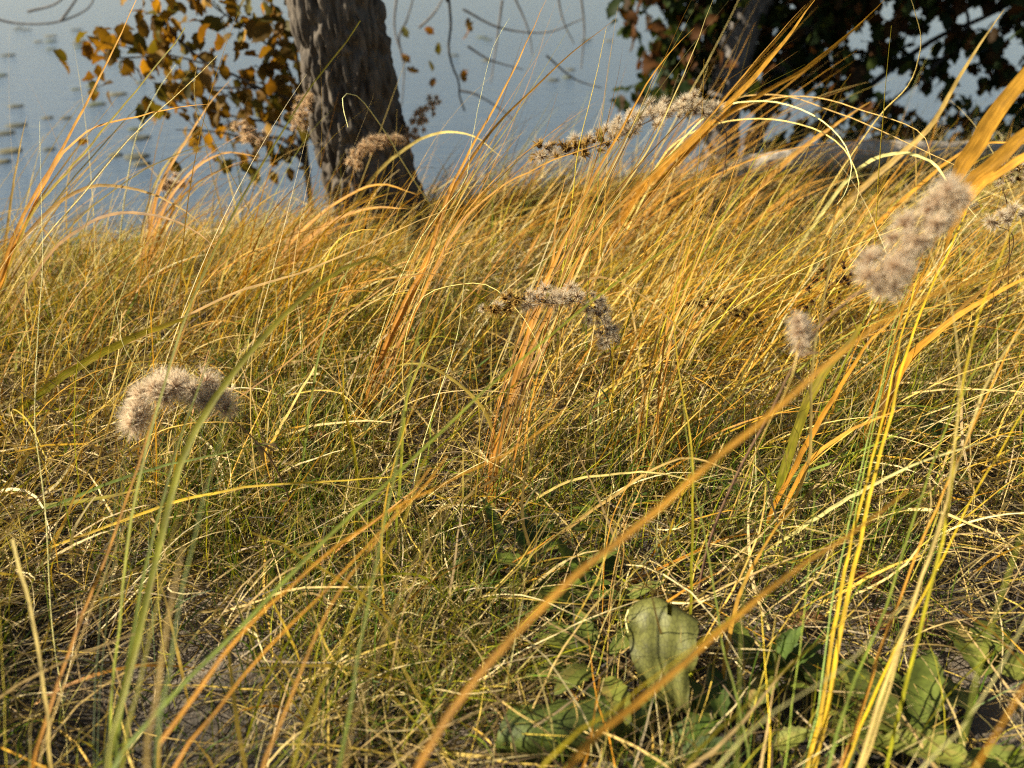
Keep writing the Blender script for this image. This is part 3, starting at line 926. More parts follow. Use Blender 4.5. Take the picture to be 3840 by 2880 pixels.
FL_BIG = [fluff(230, k_, (176, 130, 82), (248, 236, 208), 0.016, 1.9, 0.16, hair_curl=0.3) for k_ in range(3)]
FL_MID = [fluff(110, 10 + k_, (160, 122, 70), (252, 242, 214), 0.022, 1.9) for k_ in range(4)]
FL_BRACT = [fluff(26, 20 + k_, (120, 86, 40), (206, 172, 96), 0.06, 1.3, 0.26) for k_ in range(3)]
FL_FAR = [fluff(90, 30 + k_, (176, 140, 100), (226, 202, 164), 0.035, 2.2) for k_ in range(3)]
FL_DARK = [fluff(24, 40 + k_, (70, 48, 34), (120, 84, 54), 0.07, 1.6, 0.3) for k_ in range(2)]


def head_obj(root, p, r_, mesh, axis):
    q_ = Vector(axis).to_track_quat('Z', 'Y')
    o = bpy.data.objects.new('seed_head', mesh)
    o.location = Vector(p) - Vector(root.location)
    o.rotation_mode = 'QUATERNION'; o.rotation_quaternion = q_
    o.scale = (r_,) * 3
    COL.objects.link(o); o.parent = root
    return o


def stem_part(root, pts, r0, r1, col, name='stem', n=40, sides=7):
    t = np.linspace(0, 1, n)[:, None]
    c0, c1 = pal(col)
    V, Q, C = tube_mesh(name, crom(pts, n), np.linspace(r0, r1, n), sides, c0 * (1 - t) + c1 * t)
    return link(name, fast_mesh(name, V - np.array(root.location), Q, C), M_STEM, root)


def lance_leaf(root, base, axis, L, W, c, curl=0.4, name='leaf', up=(0, 0, 1), mat=None, serr=0.0, fold=0.2, hole=None, nl=11, lobes=0, wave=0.0):
    """a leaf: midrib fold, droop, toothed margin"""
    nw = 5
    a = Vector(axis).normalized(); u_ = Vector(up)
    sd = a.cross(u_).normalized(); nn_ = sd.cross(a).normalized()
    t = np.linspace(0, 1, nl)
    w = W / 2 * np.sin(np.pi * np.clip(t, 0, 1) ** 0.8) ** 0.75
    w = w * (1 + serr * np.where(np.arange(nl) % 2 == 0, -1, 1))
    if lobes: w = w * (0.72 + 0.38 * np.cos(t * 2 * np.pi * lobes + math.pi))
    w[0] = W * 0.03; w[-1] = W * 0.015
    ang = curl * t ** 1.3
    st = L / (nl - 1)
    f = np.cumsum(np.r_[0, np.cos(ang[:-1]) * st]); dz = np.cumsum(np.r_[0, -np.sin(ang[:-1]) * st])
    s_ = np.linspace(-1, 1, nw)
    V = np.zeros((nl, nw, 3)); UV = np.zeros((nl, nw, 2))
    A, S, NN = np.array(a), np.array(sd), np.array(nn_)
    wv = rng.normal(0, wave, (nl, nw))
    for i in range(nl):
        V[i] = np.array(base) + A * f[i] + S[None] * (s_ * w[i])[:, None] + NN[None] * (dz[i] + fold * np.abs(s_) * w[i] + wv[i] * W)[:, None]
        UV[i, :, 0] = s_ * 0.5 + 0.5; UV[i, :, 1] = t[i] * L / W
    UV = UV.reshape(-1, 2) * 1.0 + rng.uniform(0, 30, 2)
    idx = np.arange(nl * nw).reshape(nl, nw)
    Q = np.stack([idx[:-1, :-1], idx[:-1, 1:], idx[1:, 1:], idx[1:, :-1]], -1).reshape(-1, 4)
    C = np.tile(np.array(lin(c)) * 0.85, (nl * nw, 1)) * rng.uniform(0.88, 1.08)
    edge = np.tile(np.array([0.86, 1, 1.12, 1, 0.86]), nl)[:, None]
    me = fast_mesh(name, V.reshape(-1, 3) - np.array(root.location), Q, C * edge, UV)
    return link(name, me, mat or M_HERB, root)


def flower_plant(label, stem_v, depths, axis_v, axis_d, n, rr, meshes, spread, r_stem=0.0016, scol='purple', grounded=True, leaves=0, lcol=(120, 96, 66), far=False, group=None, side=1.0):
    """stem_v: traced stem, first spot at the ground; axis_v: traced middle line of the head"""
    d0 = gd(*stem_v[0]) if grounded else depths[0]
    v = np.array(stem_v, float); s_ = np.r_[0, np.cumsum(np.linalg.norm(np.diff(v, axis=0), axis=1))]; s_ /= s_[-1]
    P = [np.array(px(a, b_, d0 + (depths[1] - d0) * t)) for (a, b_), t in zip(stem_v, s_)]
    if not grounded:
        g0 = on_ground((P[0][0] + 0.02, P[0][1], 0)); P = [np.array(g0)] + P
    P[0] = np.array(on_ground(P[0]))
    root = thing('dried_flower', label, 'flower', Vector(P[0]), group)
    AX = [np.array(px(a, b_, axis_d[0] + (axis_d[1] - axis_d[0]) * k_ / max(1, len(axis_v) - 1))) for k_, (a, b_) in enumerate(axis_v)]
    stem_part(root, P + AX, r_stem, r_stem * 0.45, scol)
    A = crom(AX, 60)
    for k_ in range(n):
        i = int((k_ + rng.uniform(0, 1)) * 59 / n)
        off = rng.normal(0, 1, 3); off[2] = abs(off[2]) * side + (1 - side) * off[2]; off /= np.linalg.norm(off)
        t = i / 59
        sp = spread * (0.5 + 0.5 * math.sin(math.pi * min(1, 0.15 + t * 0.8)))
        p = A[i] + off * sp * rng.uniform(0.35, 1.0)
        m = meshes if isinstance(meshes, list) else meshes(t)
        head_obj(root, p, rng.uniform(*rr), m[rng.integers(len(m))], off + np.array([0, -0.25, 0.15]))
        if n > 14 and k_ % 2 == 0:
            stem_part(root, [A[i], (A[i] + p) / 2 + np.array([0, 0, -0.002]), p], 0.0006, 0.0004, scol, 'twig', 5, 4)
    SP = crom(P, 30)
    for k_ in range(leaves):
        i = rng.integers(6, 28)
        lance_leaf(root, SP[i], rng.normal(0, 1, 3) + np.array([0.2, 0, -0.5]), rng.uniform(0.025, 0.05), rng.uniform(0.004, 0.008), lcol, rng.normal(0.8, 0.6))
    return root


# the two nearest pompoms
flower_plant('curved fluffy cream seed head leaning among green blades over a thin brown stem', [(640, 1150), (625, 1080), (590, 1000), (545, 945), (500, 905)], (0, 1.14),
             [(468, 880), (420, 838), (370, 842), (320, 872), (285, 912)], (1.13, 1.08), 34, (0.018, 0.027), FL_BIG, 0.027, 0.0017, 'purple', leaves=7, side=0.7)
flower_plant('largest fluffy tan seed head, in front of the orange blades at the picture edge', [(1500, 1330), (1530, 1180), (1590, 1030), (1660, 900), (1740, 745), (1830, 650)], (0, 0.80),
             [(1880, 620), (1925, 570), (1970, 510), (2020, 455), (2055, 405)], (0.79, 0.77), 36, (0.012, 0.019), FL_BIG, 0.025, 0.0022, 'purple', leaves=5, side=0.2)
flower_plant('single small wispy seed tuft on a side stem below the largest pompom', [(1560, 1160), (1640, 960), (1705, 830)], (0, 0.86), [(1725, 745), (1735, 715), (1728, 695)], (0.86, 0.86), 5, (0.013, 0.018), FL_BIG, 0.008, 0.0012, 'tan', side=0.3)
flower_plant('half shed seed head with grey bristles standing behind the olive blade', [(600, 1120), (585, 1000), (560, 930)], (0, 1.16), [(495, 870), (490, 860), (485, 850)], (1.16, 1.16), 3, (0.016, 0.02), FL_MID, 0.006, 0.001, 'purple', side=0.3)
# branching heads in focus
mixC = lambda t: FL_BRACT if t < 0.32 and rng.uniform() < 0.75 else FL_MID
flower_plant('knobbly grey brown flower spray lying across the orange tuft in the middle', [(1255, 940), (1290, 850), (1318, 770)], (0, 1.36),
             [(1315, 745), (1300, 690), (1262, 655), (1200, 650), (1140, 645), (1090, 655), (1050, 672)][::1], (1.36, 1.30), 80, (0.010, 0.017), lambda t: mixC(1 - t), 0.028, 0.0016, 'purple', leaves=6, lcol=(96, 112, 48), side=0.4)
flower_plant('long arching cream flower spray above the grass near the dark tree', [(1500, 640), (1520, 500), (1560, 380), (1570, 300)], (0, 1.75),
             [(1555, 262), (1510, 240), (1450, 242), (1390, 268), (1330, 300), (1260, 326), (1160, 345)], (1.74, 1.66), 125, (0.013, 0.021), lambda t: FL_BRACT if t > 0.62 and rng.uniform() < 0.7 else FL_MID, 0.048, 0.0018, 'purple', leaves=3, side=0.75)
flower_plant('yellowish dried flower spray with tiny bracts low in the grass', [(1600, 830), (1620, 770), (1640, 720)], (0, 1.5), [(1640, 700), (1590, 668), (1540, 652), (1490, 655)], (1.5, 1.45), 40, (0.007, 0.011), FL_BRACT, 0.02, 0.0013, 'tan', side=0.3)
flower_plant('dark brown withered seed spray standing in the grass below the pompom', [(1790, 820), (1785, 740)], (0, 1.62), [(1770, 690), (1760, 650), (1800, 610), (1830, 590)], (1.6, 1.6), 44, (0.007, 0.012), FL_DARK, 0.045, 0.0014, 'purple', side=0.2)
flower_plant('small cream seed heads at the picture edge beside the orange blades', [(2100, 800), (2150, 640), (2190, 520)], (0, 1.25), [(2150, 485), (2185, 465), (2230, 455)], (1.2, 1.2), 16, (0.010, 0.016), FL_MID, 0.02, 0.0014, 'purple', side=0.3)
flower_plant('pinkish dried flower cluster just above the orange blades at the edge', [(2170, 740), (2180, 560), (2175, 440)], (0, 1.3), [(2160, 395), (2190, 370), (2225, 350)], (1.25, 1.25), 22, (0.007, 0.012), FL_BRACT + FL_MID, 0.026, 0.0014, 'purple', side=0.3)
# out of focus ones by the trunk
flower_plant('blurred tan flower plume standing in front of the trunk left edge', [(640, 420), (645, 350), (640, 290)], (0, 2.45), [(640, 275), (650, 240), (670, 205), (690, 185)], (2.45, 2.45), 44, (0.013, 0.021), FL_FAR, 0.035, 0.002, 'purple', side=0.2)
flower_plant('blurred tan flower plume on the lake side of the trunk', [(905, 420), (890, 340)], (0, 2.5), [(890, 315), (900, 270), (920, 240), (940, 215)], (2.5, 2.5), 36, (0.013, 0.021), FL_FAR, 0.03, 0.002, 'purple', side=0.2)
flower_plant('low arched tan flower spray against the foot of the trunk', [(770, 480), (768, 420)], (0, 2.2), [(765, 355), (790, 322), (825, 305), (870, 302)], (2.2, 2.2), 48, (0.012, 0.019), FL_FAR, 0.028, 0.002, 'purple', side=0.4)
flower_plant('pale blurred flower cluster between the sapling and the trunk', [(560, 430), (555, 340)], (0, 2.35), [(560, 300), (540, 285), (520, 275)], (2.35, 2.35), 26, (0.013, 0.020), FL_FAR, 0.032, 0.002, 'purple', side=0.3)
flower_plant('small tan flower cluster low over the lakeside grass', [(355, 480), (358, 440)], (0, 2.3), [(350, 405), (375, 398), (400, 395)], (2.3, 2.3), 18, (0.012, 0.018), FL_FAR, 0.025, 0.002, 'purple', side=0.3)

# ------------------------------------------------------------------ broad leaves at ground level
def herb(label, vx, vy, n, Lr, Wr, cols, spread=0.02, elev=(0.1, 0.8), serr=0.10, az=None, curl=(0.5, 0.4)):
    b_ = base_at(vx, vy)
    root = thing('broadleaf_herb', label, 'plant', b_)
    for k_ in range(n):
        a = rng.uniform(0, 2 * np.pi) if az is None else rng.normal(*az)
        e = rng.uniform(*elev)
        ax_ = (math.cos(a) * math.cos(e), math.sin(a) * math.cos(e), math.sin(e))
        bb = np.array(b_) + np.array([math.cos(a), math.sin(a), 0]) * rng.uniform(0.2, 1) * spread + np.array([0, 0, rng.uniform(0.02, 0.05)])
        L_ = rng.uniform(*Lr)
        lf = lance_leaf(root, bb, ax_, L_, rng.uniform(*Wr), cols[rng.integers(len(cols))], rng.normal(*curl), serr=serr, nl=13, wave=0.012, fold=rng.uniform(0.05, 0.35))
    return root


HG = [(84, 100, 34), (72, 90, 32), (100, 110, 40), (64, 80, 30)]
HP = [(120, 124, 52), (108, 116, 48), (94, 104, 40)]
herb('patch of dark green toothed leaves left of the big drooping leaf', 1190, 1290, 13, (0.06, 0.09), (0.02, 0.03), HG, 0.05)
herb('dense dark green leaves under the long yellow blade', 1120, 1240, 11, (0.05, 0.08), (0.018, 0.028), HG, 0.05)
herb('pale green toothed leaves lying just left of the big drooping leaf', 1290, 1480, 9, (0.07, 0.10), (0.026, 0.036), HP, 0.04, (0.05, 0.5), az=(2.4, 1.2))
herb('green leaves poking up around the reddish stems', 1300, 1330, 8, (0.05, 0.08), (0.02, 0.028), HP + HG, 0.05, (0.3, 1.0))
herb('shaded green leaves on the far side of the reddish stems', 1330, 1170, 8, (0.05, 0.08), (0.02, 0.03), HG, 0.05)
herb('upright dark green leaves right of the big drooping leaf', 1625, 1500, 9, (0.07, 0.10), (0.025, 0.034), HG, 0.03, (0.4, 1.2))
herb('large pale green leaves sprawling at the foot of the yellow blades', 1830, 1600, 10, (0.09, 0.13), (0.04, 0.055), HP, 0.05, (0.0, 0.5))
herb('broad smooth green leaf plant at the lower corner', 2110, 1500, 7, (0.09, 0.12), (0.045, 0.055), HP, 0.04, (0.05, 0.55))
herb('dark green leaves half hidden under straw by the olive stalk', 1690, 1130, 8, (0.05, 0.08), (0.022, 0.03), HG, 0.05)
herb('small green leaves in the shade behind the olive stalk', 1760, 960, 9, (0.05, 0.07), (0.02, 0.03), HG, 0.07)
herb('dark leaves in the deep shade at the right edge', 2010, 1010, 7, (0.05, 0.08), (0.02, 0.03), HG, 0.06)
herb('green leaf lying under the fluffy left seed head', 590, 800, 7, (0.06, 0.09), (0.02, 0.03), HP, 0.07)
herb('long narrow green leaves below the grey brown spray', 985, 850, 10, (0.06, 0.11), (0.012, 0.017), HG, 0.03, (0.2, 0.9), serr=0.0)
herb('dark green leaves at the bottom edge below the brown oak leaf', 1360, 1640, 9, (0.06, 0.09), (0.024, 0.034), HG, 0.06)
herb('narrow green leaves at the bottom edge beside the stem of straw', 1560, 1640, 8, (0.05, 0.08), (0.02, 0.03), HG + HP, 0.06)
herb('olive leaves lying at the lower edge under yellow stalks', 1960, 1640, 8, (0.09, 0.12), (0.04, 0.05), HP, 0.06, (0.0, 0.4))


def sheet(root, rows, name, c, mat, ragged=0.0, hole=None):
    """a leaf laid out row by row (each row a list of points across), smoothed"""
    R = [crom(r_, 17) for r_ in rows]
    R = np.array(R)
    n = 31
    S = np.stack([crom(list(R[:, j]), n) for j in range(17)], 1)
    S += rng.normal(0, ragged, S.shape) * np.where((np.arange(17) == 0) | (np.arange(17) == 16), 1, 0.15)[None, :, None]
    for i in range(n):
        for j in range(17):
            S[i, j] += np.array([0, -1, 0.4]) * (0.003 * mnoise.noise(tuple(S[i, j] * 38)) + 0.0016 * math.sin(j * 1.35 + 0.10 * i))
    for i in range(n):
        for j in range(17):
            ed = abs(j - 8) / 8
            S[i, j] += np.array([0.2, -1, 0.5]) * ed ** 3 * (0.006 * math.sin(i * 0.9 + (2 if j > 8 else 0)) + 0.004 * mnoise.noise((i * 0.35, float(j > 8) * 7, 2.0)))
    idx = np.arange(n * 17).reshape(n, 17)
    Q = np.stack([idx[:-1, :-1], idx[:-1, 1:], idx[1:, 1:], idx[1:, :-1]], -1)
    mk_ = np.ones(Q.shape[:2], bool)
    if hole: mk_[hole[0]:hole[0] + 2, hole[1]:hole[1] + 1] = False
    UV = np.stack(np.meshgrid(np.linspace(0, 1, 17), np.linspace(0, 1.8, n)), -1).reshape(-1, 2)
    cc_ = np.tile(np.array(lin(c)) * 0.85, (n * 17, 1))
    me = fast_mesh(name, S.reshape(-1, 3) - np.array(root.location), Q[mk_], cc_, UV)
    return link(name, me, mat, root)


# the big drooping leaf: up from the back, over the top, tip hanging down in front
gdp = gd(1440, 1545)
r_ = thing('drooping_leaf', 'big leathery olive green leaf hanging folded over with a small hole', 'leaf', base_at(1448, 1535))
D = lambda a, b_, dd=0.0: np.array(px(a, b_, gdp - 0.035 + dd))
rows = [[D(1405, 1420, 0.11), D(1440, 1420, 0.10), D(1475, 1420, 0.09)],
        [D(1380, 1345, 0.085), D(1430, 1340, 0.08), D(1488, 1352, 0.065)],
        [D(1368, 1310, 0.06), D(1418, 1294, 0.05), D(1500, 1334, 0.03)],
        [D(1357, 1318, 0.034), D(1418, 1297, 0.02), D(1508, 1342, -0.004)],
        [D(1354, 1345, 0.022), D(1428, 1338, 0.002), D(1512, 1360, -0.018)],
        [D(1362, 1395, 0.016), D(1432, 1398, -0.004), D(1504, 1405, -0.022)],
        [D(1374, 1450, 0.012), D(1440, 1455, -0.004), D(1494, 1458, -0.018)],
        [D(1400, 1500, 0.010), D(1448, 1508, -0.002), D(1486, 1506, -0.012)],
        [D(1440, 1548, 0.008), D(1456, 1556, 0.004), D(1468, 1550, 0.0)]]
sheet(r_, rows, 'blade', (106, 106, 50), M_BIGLEAF, 0.0012, (14, 9))
stem_part(r_, [base_at(1385, 1450), D(1366, 1395, 0.03), D(1352, 1335, 0.03), D(1368, 1312, 0.04), D(1395, 1330, 0.07)], 0.0016, 0.0012, 'pale', 'leaf_stalk', 20)

gl = gd(1240, 1600)
r_ = thing('rolled_leaf', 'wide dark green leaf rolled on its side at the bottom edge', 'leaf', base_at(1240, 1625))
D = lambda a, b_, dd=0.0: np.array(px(a, b_, gl - 0.02 + dd))
rows = [[D(1075, 1660, 0.0), D(1072, 1600, -0.025), D(1095, 1535, 0.0), D(1120, 1525, 0.03)],
        [D(1140, 1675, 0.0), D(1140, 1600, -0.035), D(1160, 1528, 0.0), D(1180, 1520, 0.04)],
        [D(1230, 1670, 0.0), D(1230, 1595, -0.03), D(1250, 1520, 0.0), D(1260, 1512, 0.04)],
        [D(1320, 1640, 0.0), D(1320, 1580, -0.02), D(1330, 1512, 0.01), D(1340, 1508, 0.04)],
        [D(1400, 1580, 0.02), D(1405, 1550, 0.0), D(1408, 1520, 0.01), D(1408, 1515, 0.03)]]
sheet(r_, rows, 'blade', (86, 98, 40), M_BIGLEAF, 0.0008)


def fallen(label, vx, vy, L_, W_, c, axis, curl, lobes=0, name='fallen_leaf', lift=0.012):
    b_ = base_at(vx, vy); b_.z += lift
    rt = thing(name, label, 'leaf', b_)
    lance_leaf(rt, b_, axis, L_, W_, c, curl, name='blade', mat=M_BIGLEAF, serr=0.12, fold=0.35, nl=17, lobes=lobes, wave=0.05)
    stem_part(rt, [np.array(b_) - np.array(Vector(axis).normalized()) * L_ * 0.25, np.array(b_), np.array(b_) + np.array(Vector(axis).normalized()) * L_ * 0.2], 0.0007, 0.0005, 'brown', 'leaf_stalk', 8, 5)


fallen('crinkled brown oak leaf lying against the dark rolled leaf', 1330, 1600, 0.085, 0.06, (132, 92, 58), (-0.9, -0.1, 0.25), 0.5, 3, lift=0.03)
fallen('small orange tan dead leaf in the grass below the left pompom', 715, 985, 0.05, 0.036, (190, 126, 74), (-0.7, 0.3, 0.35), 0.7, lift=0.03)
fallen('curled brown dead leaf in the left thatch beside the blurred stalks', 185, 1395, 0.05, 0.034, (128, 92, 52), (-0.4, 0.5, 0.6), 0.9, 2, lift=0.02)
fallen('rusty red brown dead leaf among straw right of the big leaf', 1900, 1300, 0.06, 0.045, (134, 72, 36), (-0.5, 0.5, 0.4), 0.9, 2, lift=0.02)
fallen('curled reddish dead leaf between the yellow blades', 1880, 1375, 0.06, 0.035, (128, 74, 42), (0.5, 0.3, 0.3), 1.3, lift=0.015)
fallen('long tan folded dead leaf between the big leaf and yellow blades', 1690, 1375, 0.075, 0.028, (150, 108, 64), (0.9, 0.3, 0.3), 0.8, lift=0.02)
fallen('pinkish brown curled leaf scrap in the thatch near the right edge', 2010, 1375, 0.035, 0.022, (150, 92, 62), (-0.6, 0.4, 0.4), 1.4, lift=0.015)
fallen('small brown leaf lying in shade left of the grey stem', 850, 1270, 0.045, 0.03, (96, 62, 40), (-0.8, 0.2, 0.2), 0.6, lift=0.012)

# ------------------------------------------------------------------ the long blades one can pick out
def tuft_from(label, blades, group=None, at=None, name='grass_tuft'):
    """blades: (traced spots, width on the print, colour, d0, d1[, options]); the tuft stands where its first blade meets the ground"""
    p0 = path3d(blades[0][0], blades[0][3], blades[0][4])[0]
    root = thing(name, label, 'grass', Vector(p0), group)
    for b_ in blades:
        add_blade(root, b_[0], b_[1], b_[2], b_[3], b_[4], **(b_[5] if len(b_) > 5 else {}))
    return root


ST_ = dict(kind='stalk')
# near left, mostly out of focus
tuft_from('near left clump of wide olive and lime green blades, the widest one arching over', [
    ([(235, 1659), (300, 1400), (352, 1180), (395, 1010), (440, 915), (480, 850), (560, 740), (680, 622), (780, 563), (838, 557), (872, 590)], 17, 'lime', 0.80, 0.95, dict(profile='wide', fold=0.3)),
    ([(240, 1659), (247, 1472), (290, 1106), (360, 836), (463, 553), (560, 370), (660, 205), (737, 105), (765, 70), (778, 45)], 12, 'lime', 0.86, 1.15, dict(profile='taper', n=30)),
    ([(250, 1659), (268, 1480), (310, 1230), (372, 1000), (410, 890), (480, 700)], 9, 'green', 0.82, 0.98, {}),
    ([(262, 1659), (300, 1480), (345, 1300), (365, 1180), (400, 1060)], 12, 'lime', 0.64, 0.72, {}),
    ([(330, 1659), (345, 1500), (385, 1280), (420, 1120), (470, 950), (510, 850)], 10, 'bluegreen', 0.60, 0.75, {}),
    ([(228, 1659), (250, 1560), (285, 1440), (330, 1330)], 8, 'pale', 0.62, 0.66, {}),
    ([(312, 1659), (330, 1520), (352, 1380), (370, 1290), (395, 1180)], 13, 'tan', 0.57, 0.62, dict(profile='wide')),
])
tuft_from('near left orange stalk crossing in front of the fluffy pompom', [
    ([(67, 1659), (163, 1373), (263, 1106), (334, 889), (377, 770), (410, 680), (428, 620)], 11, 'orange', 0.84, 1.05, dict(profile='taper')),
    ([(80, 1659), (150, 1450), (230, 1240), (300, 1060)], 5, 'tan', 0.78, 0.95, {}),
])
tuft_from('pair of dark green stems rising straight at the lower left', [
    ([(205, 1659), (208, 1480), (222, 1300), (245, 1130), (268, 985), (292, 900)], 7, 'dark', 0.86, 1.05, ST_),
    ([(214, 1659), (222, 1440), (240, 1250), (262, 1080), (272, 960)], 5, 'dark', 0.88, 1.05, ST_),
    ([(222, 1659), (250, 1400), (280, 1240), (330, 1106), (420, 1010)], 4, 'dark', 0.9, 1.1, ST_),
])
tuft_from('broken beige stub of straw bending left at the lower left corner', [
    ([(105, 1659), (98, 1560), (80, 1460), (60, 1370), (40, 1250), (27, 1165)], 9, 'beige', 0.84, 0.90, dict(profile='cut')),
])
tuft_from('slender pale stalk standing straight near the left edge', [
    ([(148, 1659), (140, 1540), (112, 1330), (100, 1106), (75, 900), (84, 700), (92, 580), (90, 440), (87, 330), (86, 262)], 4.5, 'pale', 1.0, 1.25, dict(kind='stalk', n=30)),
    ([(12, 1659), (8, 1500), (2, 1380), (-8, 1200)], 5, 'yelgreen', 0.8, 0.9, ST_),
])
tuft_from('long soft green blade slanting up from the lower left to the middle', [
    ([(240, 1659), (333, 1540), (400, 1466), (533, 1332), (737, 1125), (864, 1013), (1037, 852), (1117, 783), (1280, 645), (1417, 551), (1500, 500)], 16, 'green', 0.76, 1.05, dict(profile='taper', n=30)),
])
tuft_from('near orange straw slanting right across the lower left with a brown upper end', [
    ([(340, 1659), (353, 1606), (400, 1539), (483, 1423), (540, 1360), (634, 1266), (737, 1172), (853, 1093), (971, 1036), (1087, 979), (1187, 913), (1224, 880)], 15, 'orange', 0.70, 0.92, dict(profile='taper', n=30)),
    ([(375, 1659), (446, 1566), (533, 1449), (634, 1346), (737, 1239), (860, 1110), (925, 1040), (965, 985)], 12, 'orange', 0.72, 0.9, dict(profile='taper')),
    ([(567, 1659), (616, 1539), (666, 1406), (737, 1272), (800, 1190), (880, 1080), (930, 1010)], 12, 'gold', 0.72, 0.88, dict(profile='taper')),
])
tuft_from('near yellow green blades rising left of the bare sandy patch', [
    ([(640, 1659), (690, 1515), (740, 1400), (785, 1290), (830, 1200), (880, 1110), (893, 1060), (920, 985)], 12, 'yelgreen', 0.74, 0.9, dict(profile='taper')),
    ([(735, 1659), (750, 1590), (780, 1406), (814, 1239), (837, 1106), (862, 990), (885, 800), (925, 640)], 11, 'green', 0.72, 0.92, dict(profile='taper')),
    ([(740, 1659), (812, 1433), (860, 1310), (905, 1205), (990, 1060), (1020, 1020)], 8, 'tan', 0.60, 0.74, dict(profile='taper')),
])
# near right
tuft_from('broad yellow blade sweeping across the whole lower right', [
    ([(890, 1659), (980, 1520), (1123, 1354), (1267, 1221), (1405, 1106), (1475, 1040), (1640, 905), (1728, 829), (1850, 725), (1960, 655), (2080, 610), (2212, 575), (2330, 560)], 15, 'gold', 0.56, 0.70, dict(profile='wide', n=34, fold=0.3)),
])
tuft_from('second yellow blade below it, torn and split along its upper end', [
    ([(1230, 1659), (1340, 1553), (1474, 1432), (1560, 1360), (1675, 1265), (1790, 1190), (1875, 1128), (1960, 1060)], 15, 'gold', 0.60, 0.74, dict(profile='wide', n=30)),
    ([(1180, 1659), (1305, 1549), (1474, 1420), (1600, 1320), (1700, 1248)], 9, 'yelgreen', 0.63, 0.76, {}),
    ([(1481, 1659), (1608, 1529), (1741, 1406), (1808, 1356), (1880, 1310)], 8, 'olive', 0.72, 0.85, {}),
])
tuft_from('twin bright yellow blades rising through the right side', [
    ([(1761, 1659), (1795, 1506), (1824, 1323), (1871, 1106), (1925, 863), (1958, 740), (2008, 613), (2041, 553), (2090, 450)], 12, 'yellow', 0.90, 1.12, dict(profile='taper', n=30)),
    ([(1745, 1659), (1790, 1480), (1818, 1323), (1862, 1106), (1908, 900), (1938, 760), (1970, 640), (1985, 590)], 10, 'yellow', 0.92, 1.12, dict(profile='taper', n=30)),
    ([(1660, 1659), (1662, 1560), (1652, 1430), (1646, 1330)], 7, 'yellow', 0.86, 0.95, ST_),
])
tuft_from('slim green stems standing just left of the twin yellow blades', [
    ([(1735, 1659), (1768, 1520), (1800, 1300), (1842, 1106), (1875, 953), (1905, 836), (1935, 686), (1961, 613)], 8, 'bluegreen', 0.90, 1.12, dict(kind='stalk', n=28)),
    ([(1750, 1659), (1780, 1500), (1815, 1300), (1852, 1106), (1880, 960), (1912, 820), (1940, 700), (1972, 600)], 7, 'green', 0.93, 1.15, dict(kind='stalk', n=28)),
    ([(1695, 1659), (1712, 1500), (1735, 1350), (1752, 1180), (1760, 1060)], 7, 'green', 0.86, 1.0, ST_),
])
tuft_from('orange and beige straws leaning right of the twin yellow blades', [
    ([(1808, 1659), (1875, 1479), (1941, 1306), (2018, 1106), (2090, 950), (2160, 790), (2225, 660)], 9, 'gold', 0.86, 1.05, dict(profile='taper', n=28)),
    ([(1858, 1659), (1925, 1457), (1990, 1272), (2041, 1106), (2106, 886), (2152, 786), (2225, 690)], 12, 'beige', 0.78, 0.92, dict(profile='taper', n=28)),
    ([(1830, 1659), (1890, 1520), (1941, 1406), (2030, 1235), (2095, 1106), (2160, 980), (2230, 860)], 8, 'yellow', 0.84, 1.0, dict(profile='taper', n=28)),
    ([(1870, 1659), (1935, 1480), (2000, 1250), (2060, 1050), (2075, 800), (2050, 640), (2015, 560), (1990, 480)], 7, 'beige', 0.80, 0.92, dict(profile='taper', n=28)),
])
tuft_from('thin green blades leaning among the straws at the right', [
    ([(1790, 1659), (1841, 1472), (1908, 1306), (1974, 1106), (2047, 920), (2138, 740), (2215, 600)], 8, 'green', 0.85, 1.05, dict(profile='taper', n=28)),
    ([(1830, 1659), (1880, 1500), (1941, 1389), (1985, 1250), (2030, 1106), (2060, 960)], 8, 'dark', 0.85, 1.0, dict(profile='taper')),
    ([(2050, 1106), (2075, 900), (2110, 720), (2160, 560), (2200, 450)], 9, 'yelgreen', 0.86, 0.95, dict(profile='taper')),
])
tuft_from('thick orange stalk cutting the bottom right corner', [
    ([(2105, 1659), (2160, 1560), (2215, 1475), (2290, 1360)], 17, 'orange', 0.52, 0.58, dict(profile='taper')),
    ([(2070, 1659), (2120, 1450), (2170, 1270), (2215, 1130)], 13, 'green', 0.55, 0.62, dict(profile='taper')),
])
tuft_from('pale grey straw curving at the bottom right', [
    ([(1985, 1659), (2080, 1570), (2140, 1480), (2190, 1390), (2240, 1290)], 9, 'pale', 0.64, 0.7, dict(profile='taper')),
    ([(1600, 1610), (1720, 1520), (1830, 1430), (1890, 1370), (1960, 1300)], 8, 'pale', 0.62, 0.7, dict(profile='taper')),
])
tuft_from('green stems crossing in front of the dark leaves right of the big leaf', [
    ([(1621, 1659), (1608, 1573), (1568, 1406), (1541, 1256), (1511, 1106), (1490, 980), (1475, 860)], 7, 'green', 0.90, 1.1, dict(profile='taper')),
    ([(1592, 1659), (1597, 1500), (1600, 1350), (1615, 1200)], 9, 'green', 0.66, 0.75, dict(profile='taper')),
    ([(1500, 1040), (1492, 950), (1470, 800), (1455, 690), (1462, 620)], 7, 'yelgreen', 1.1, 1.25, dict(profile='taper')),
])
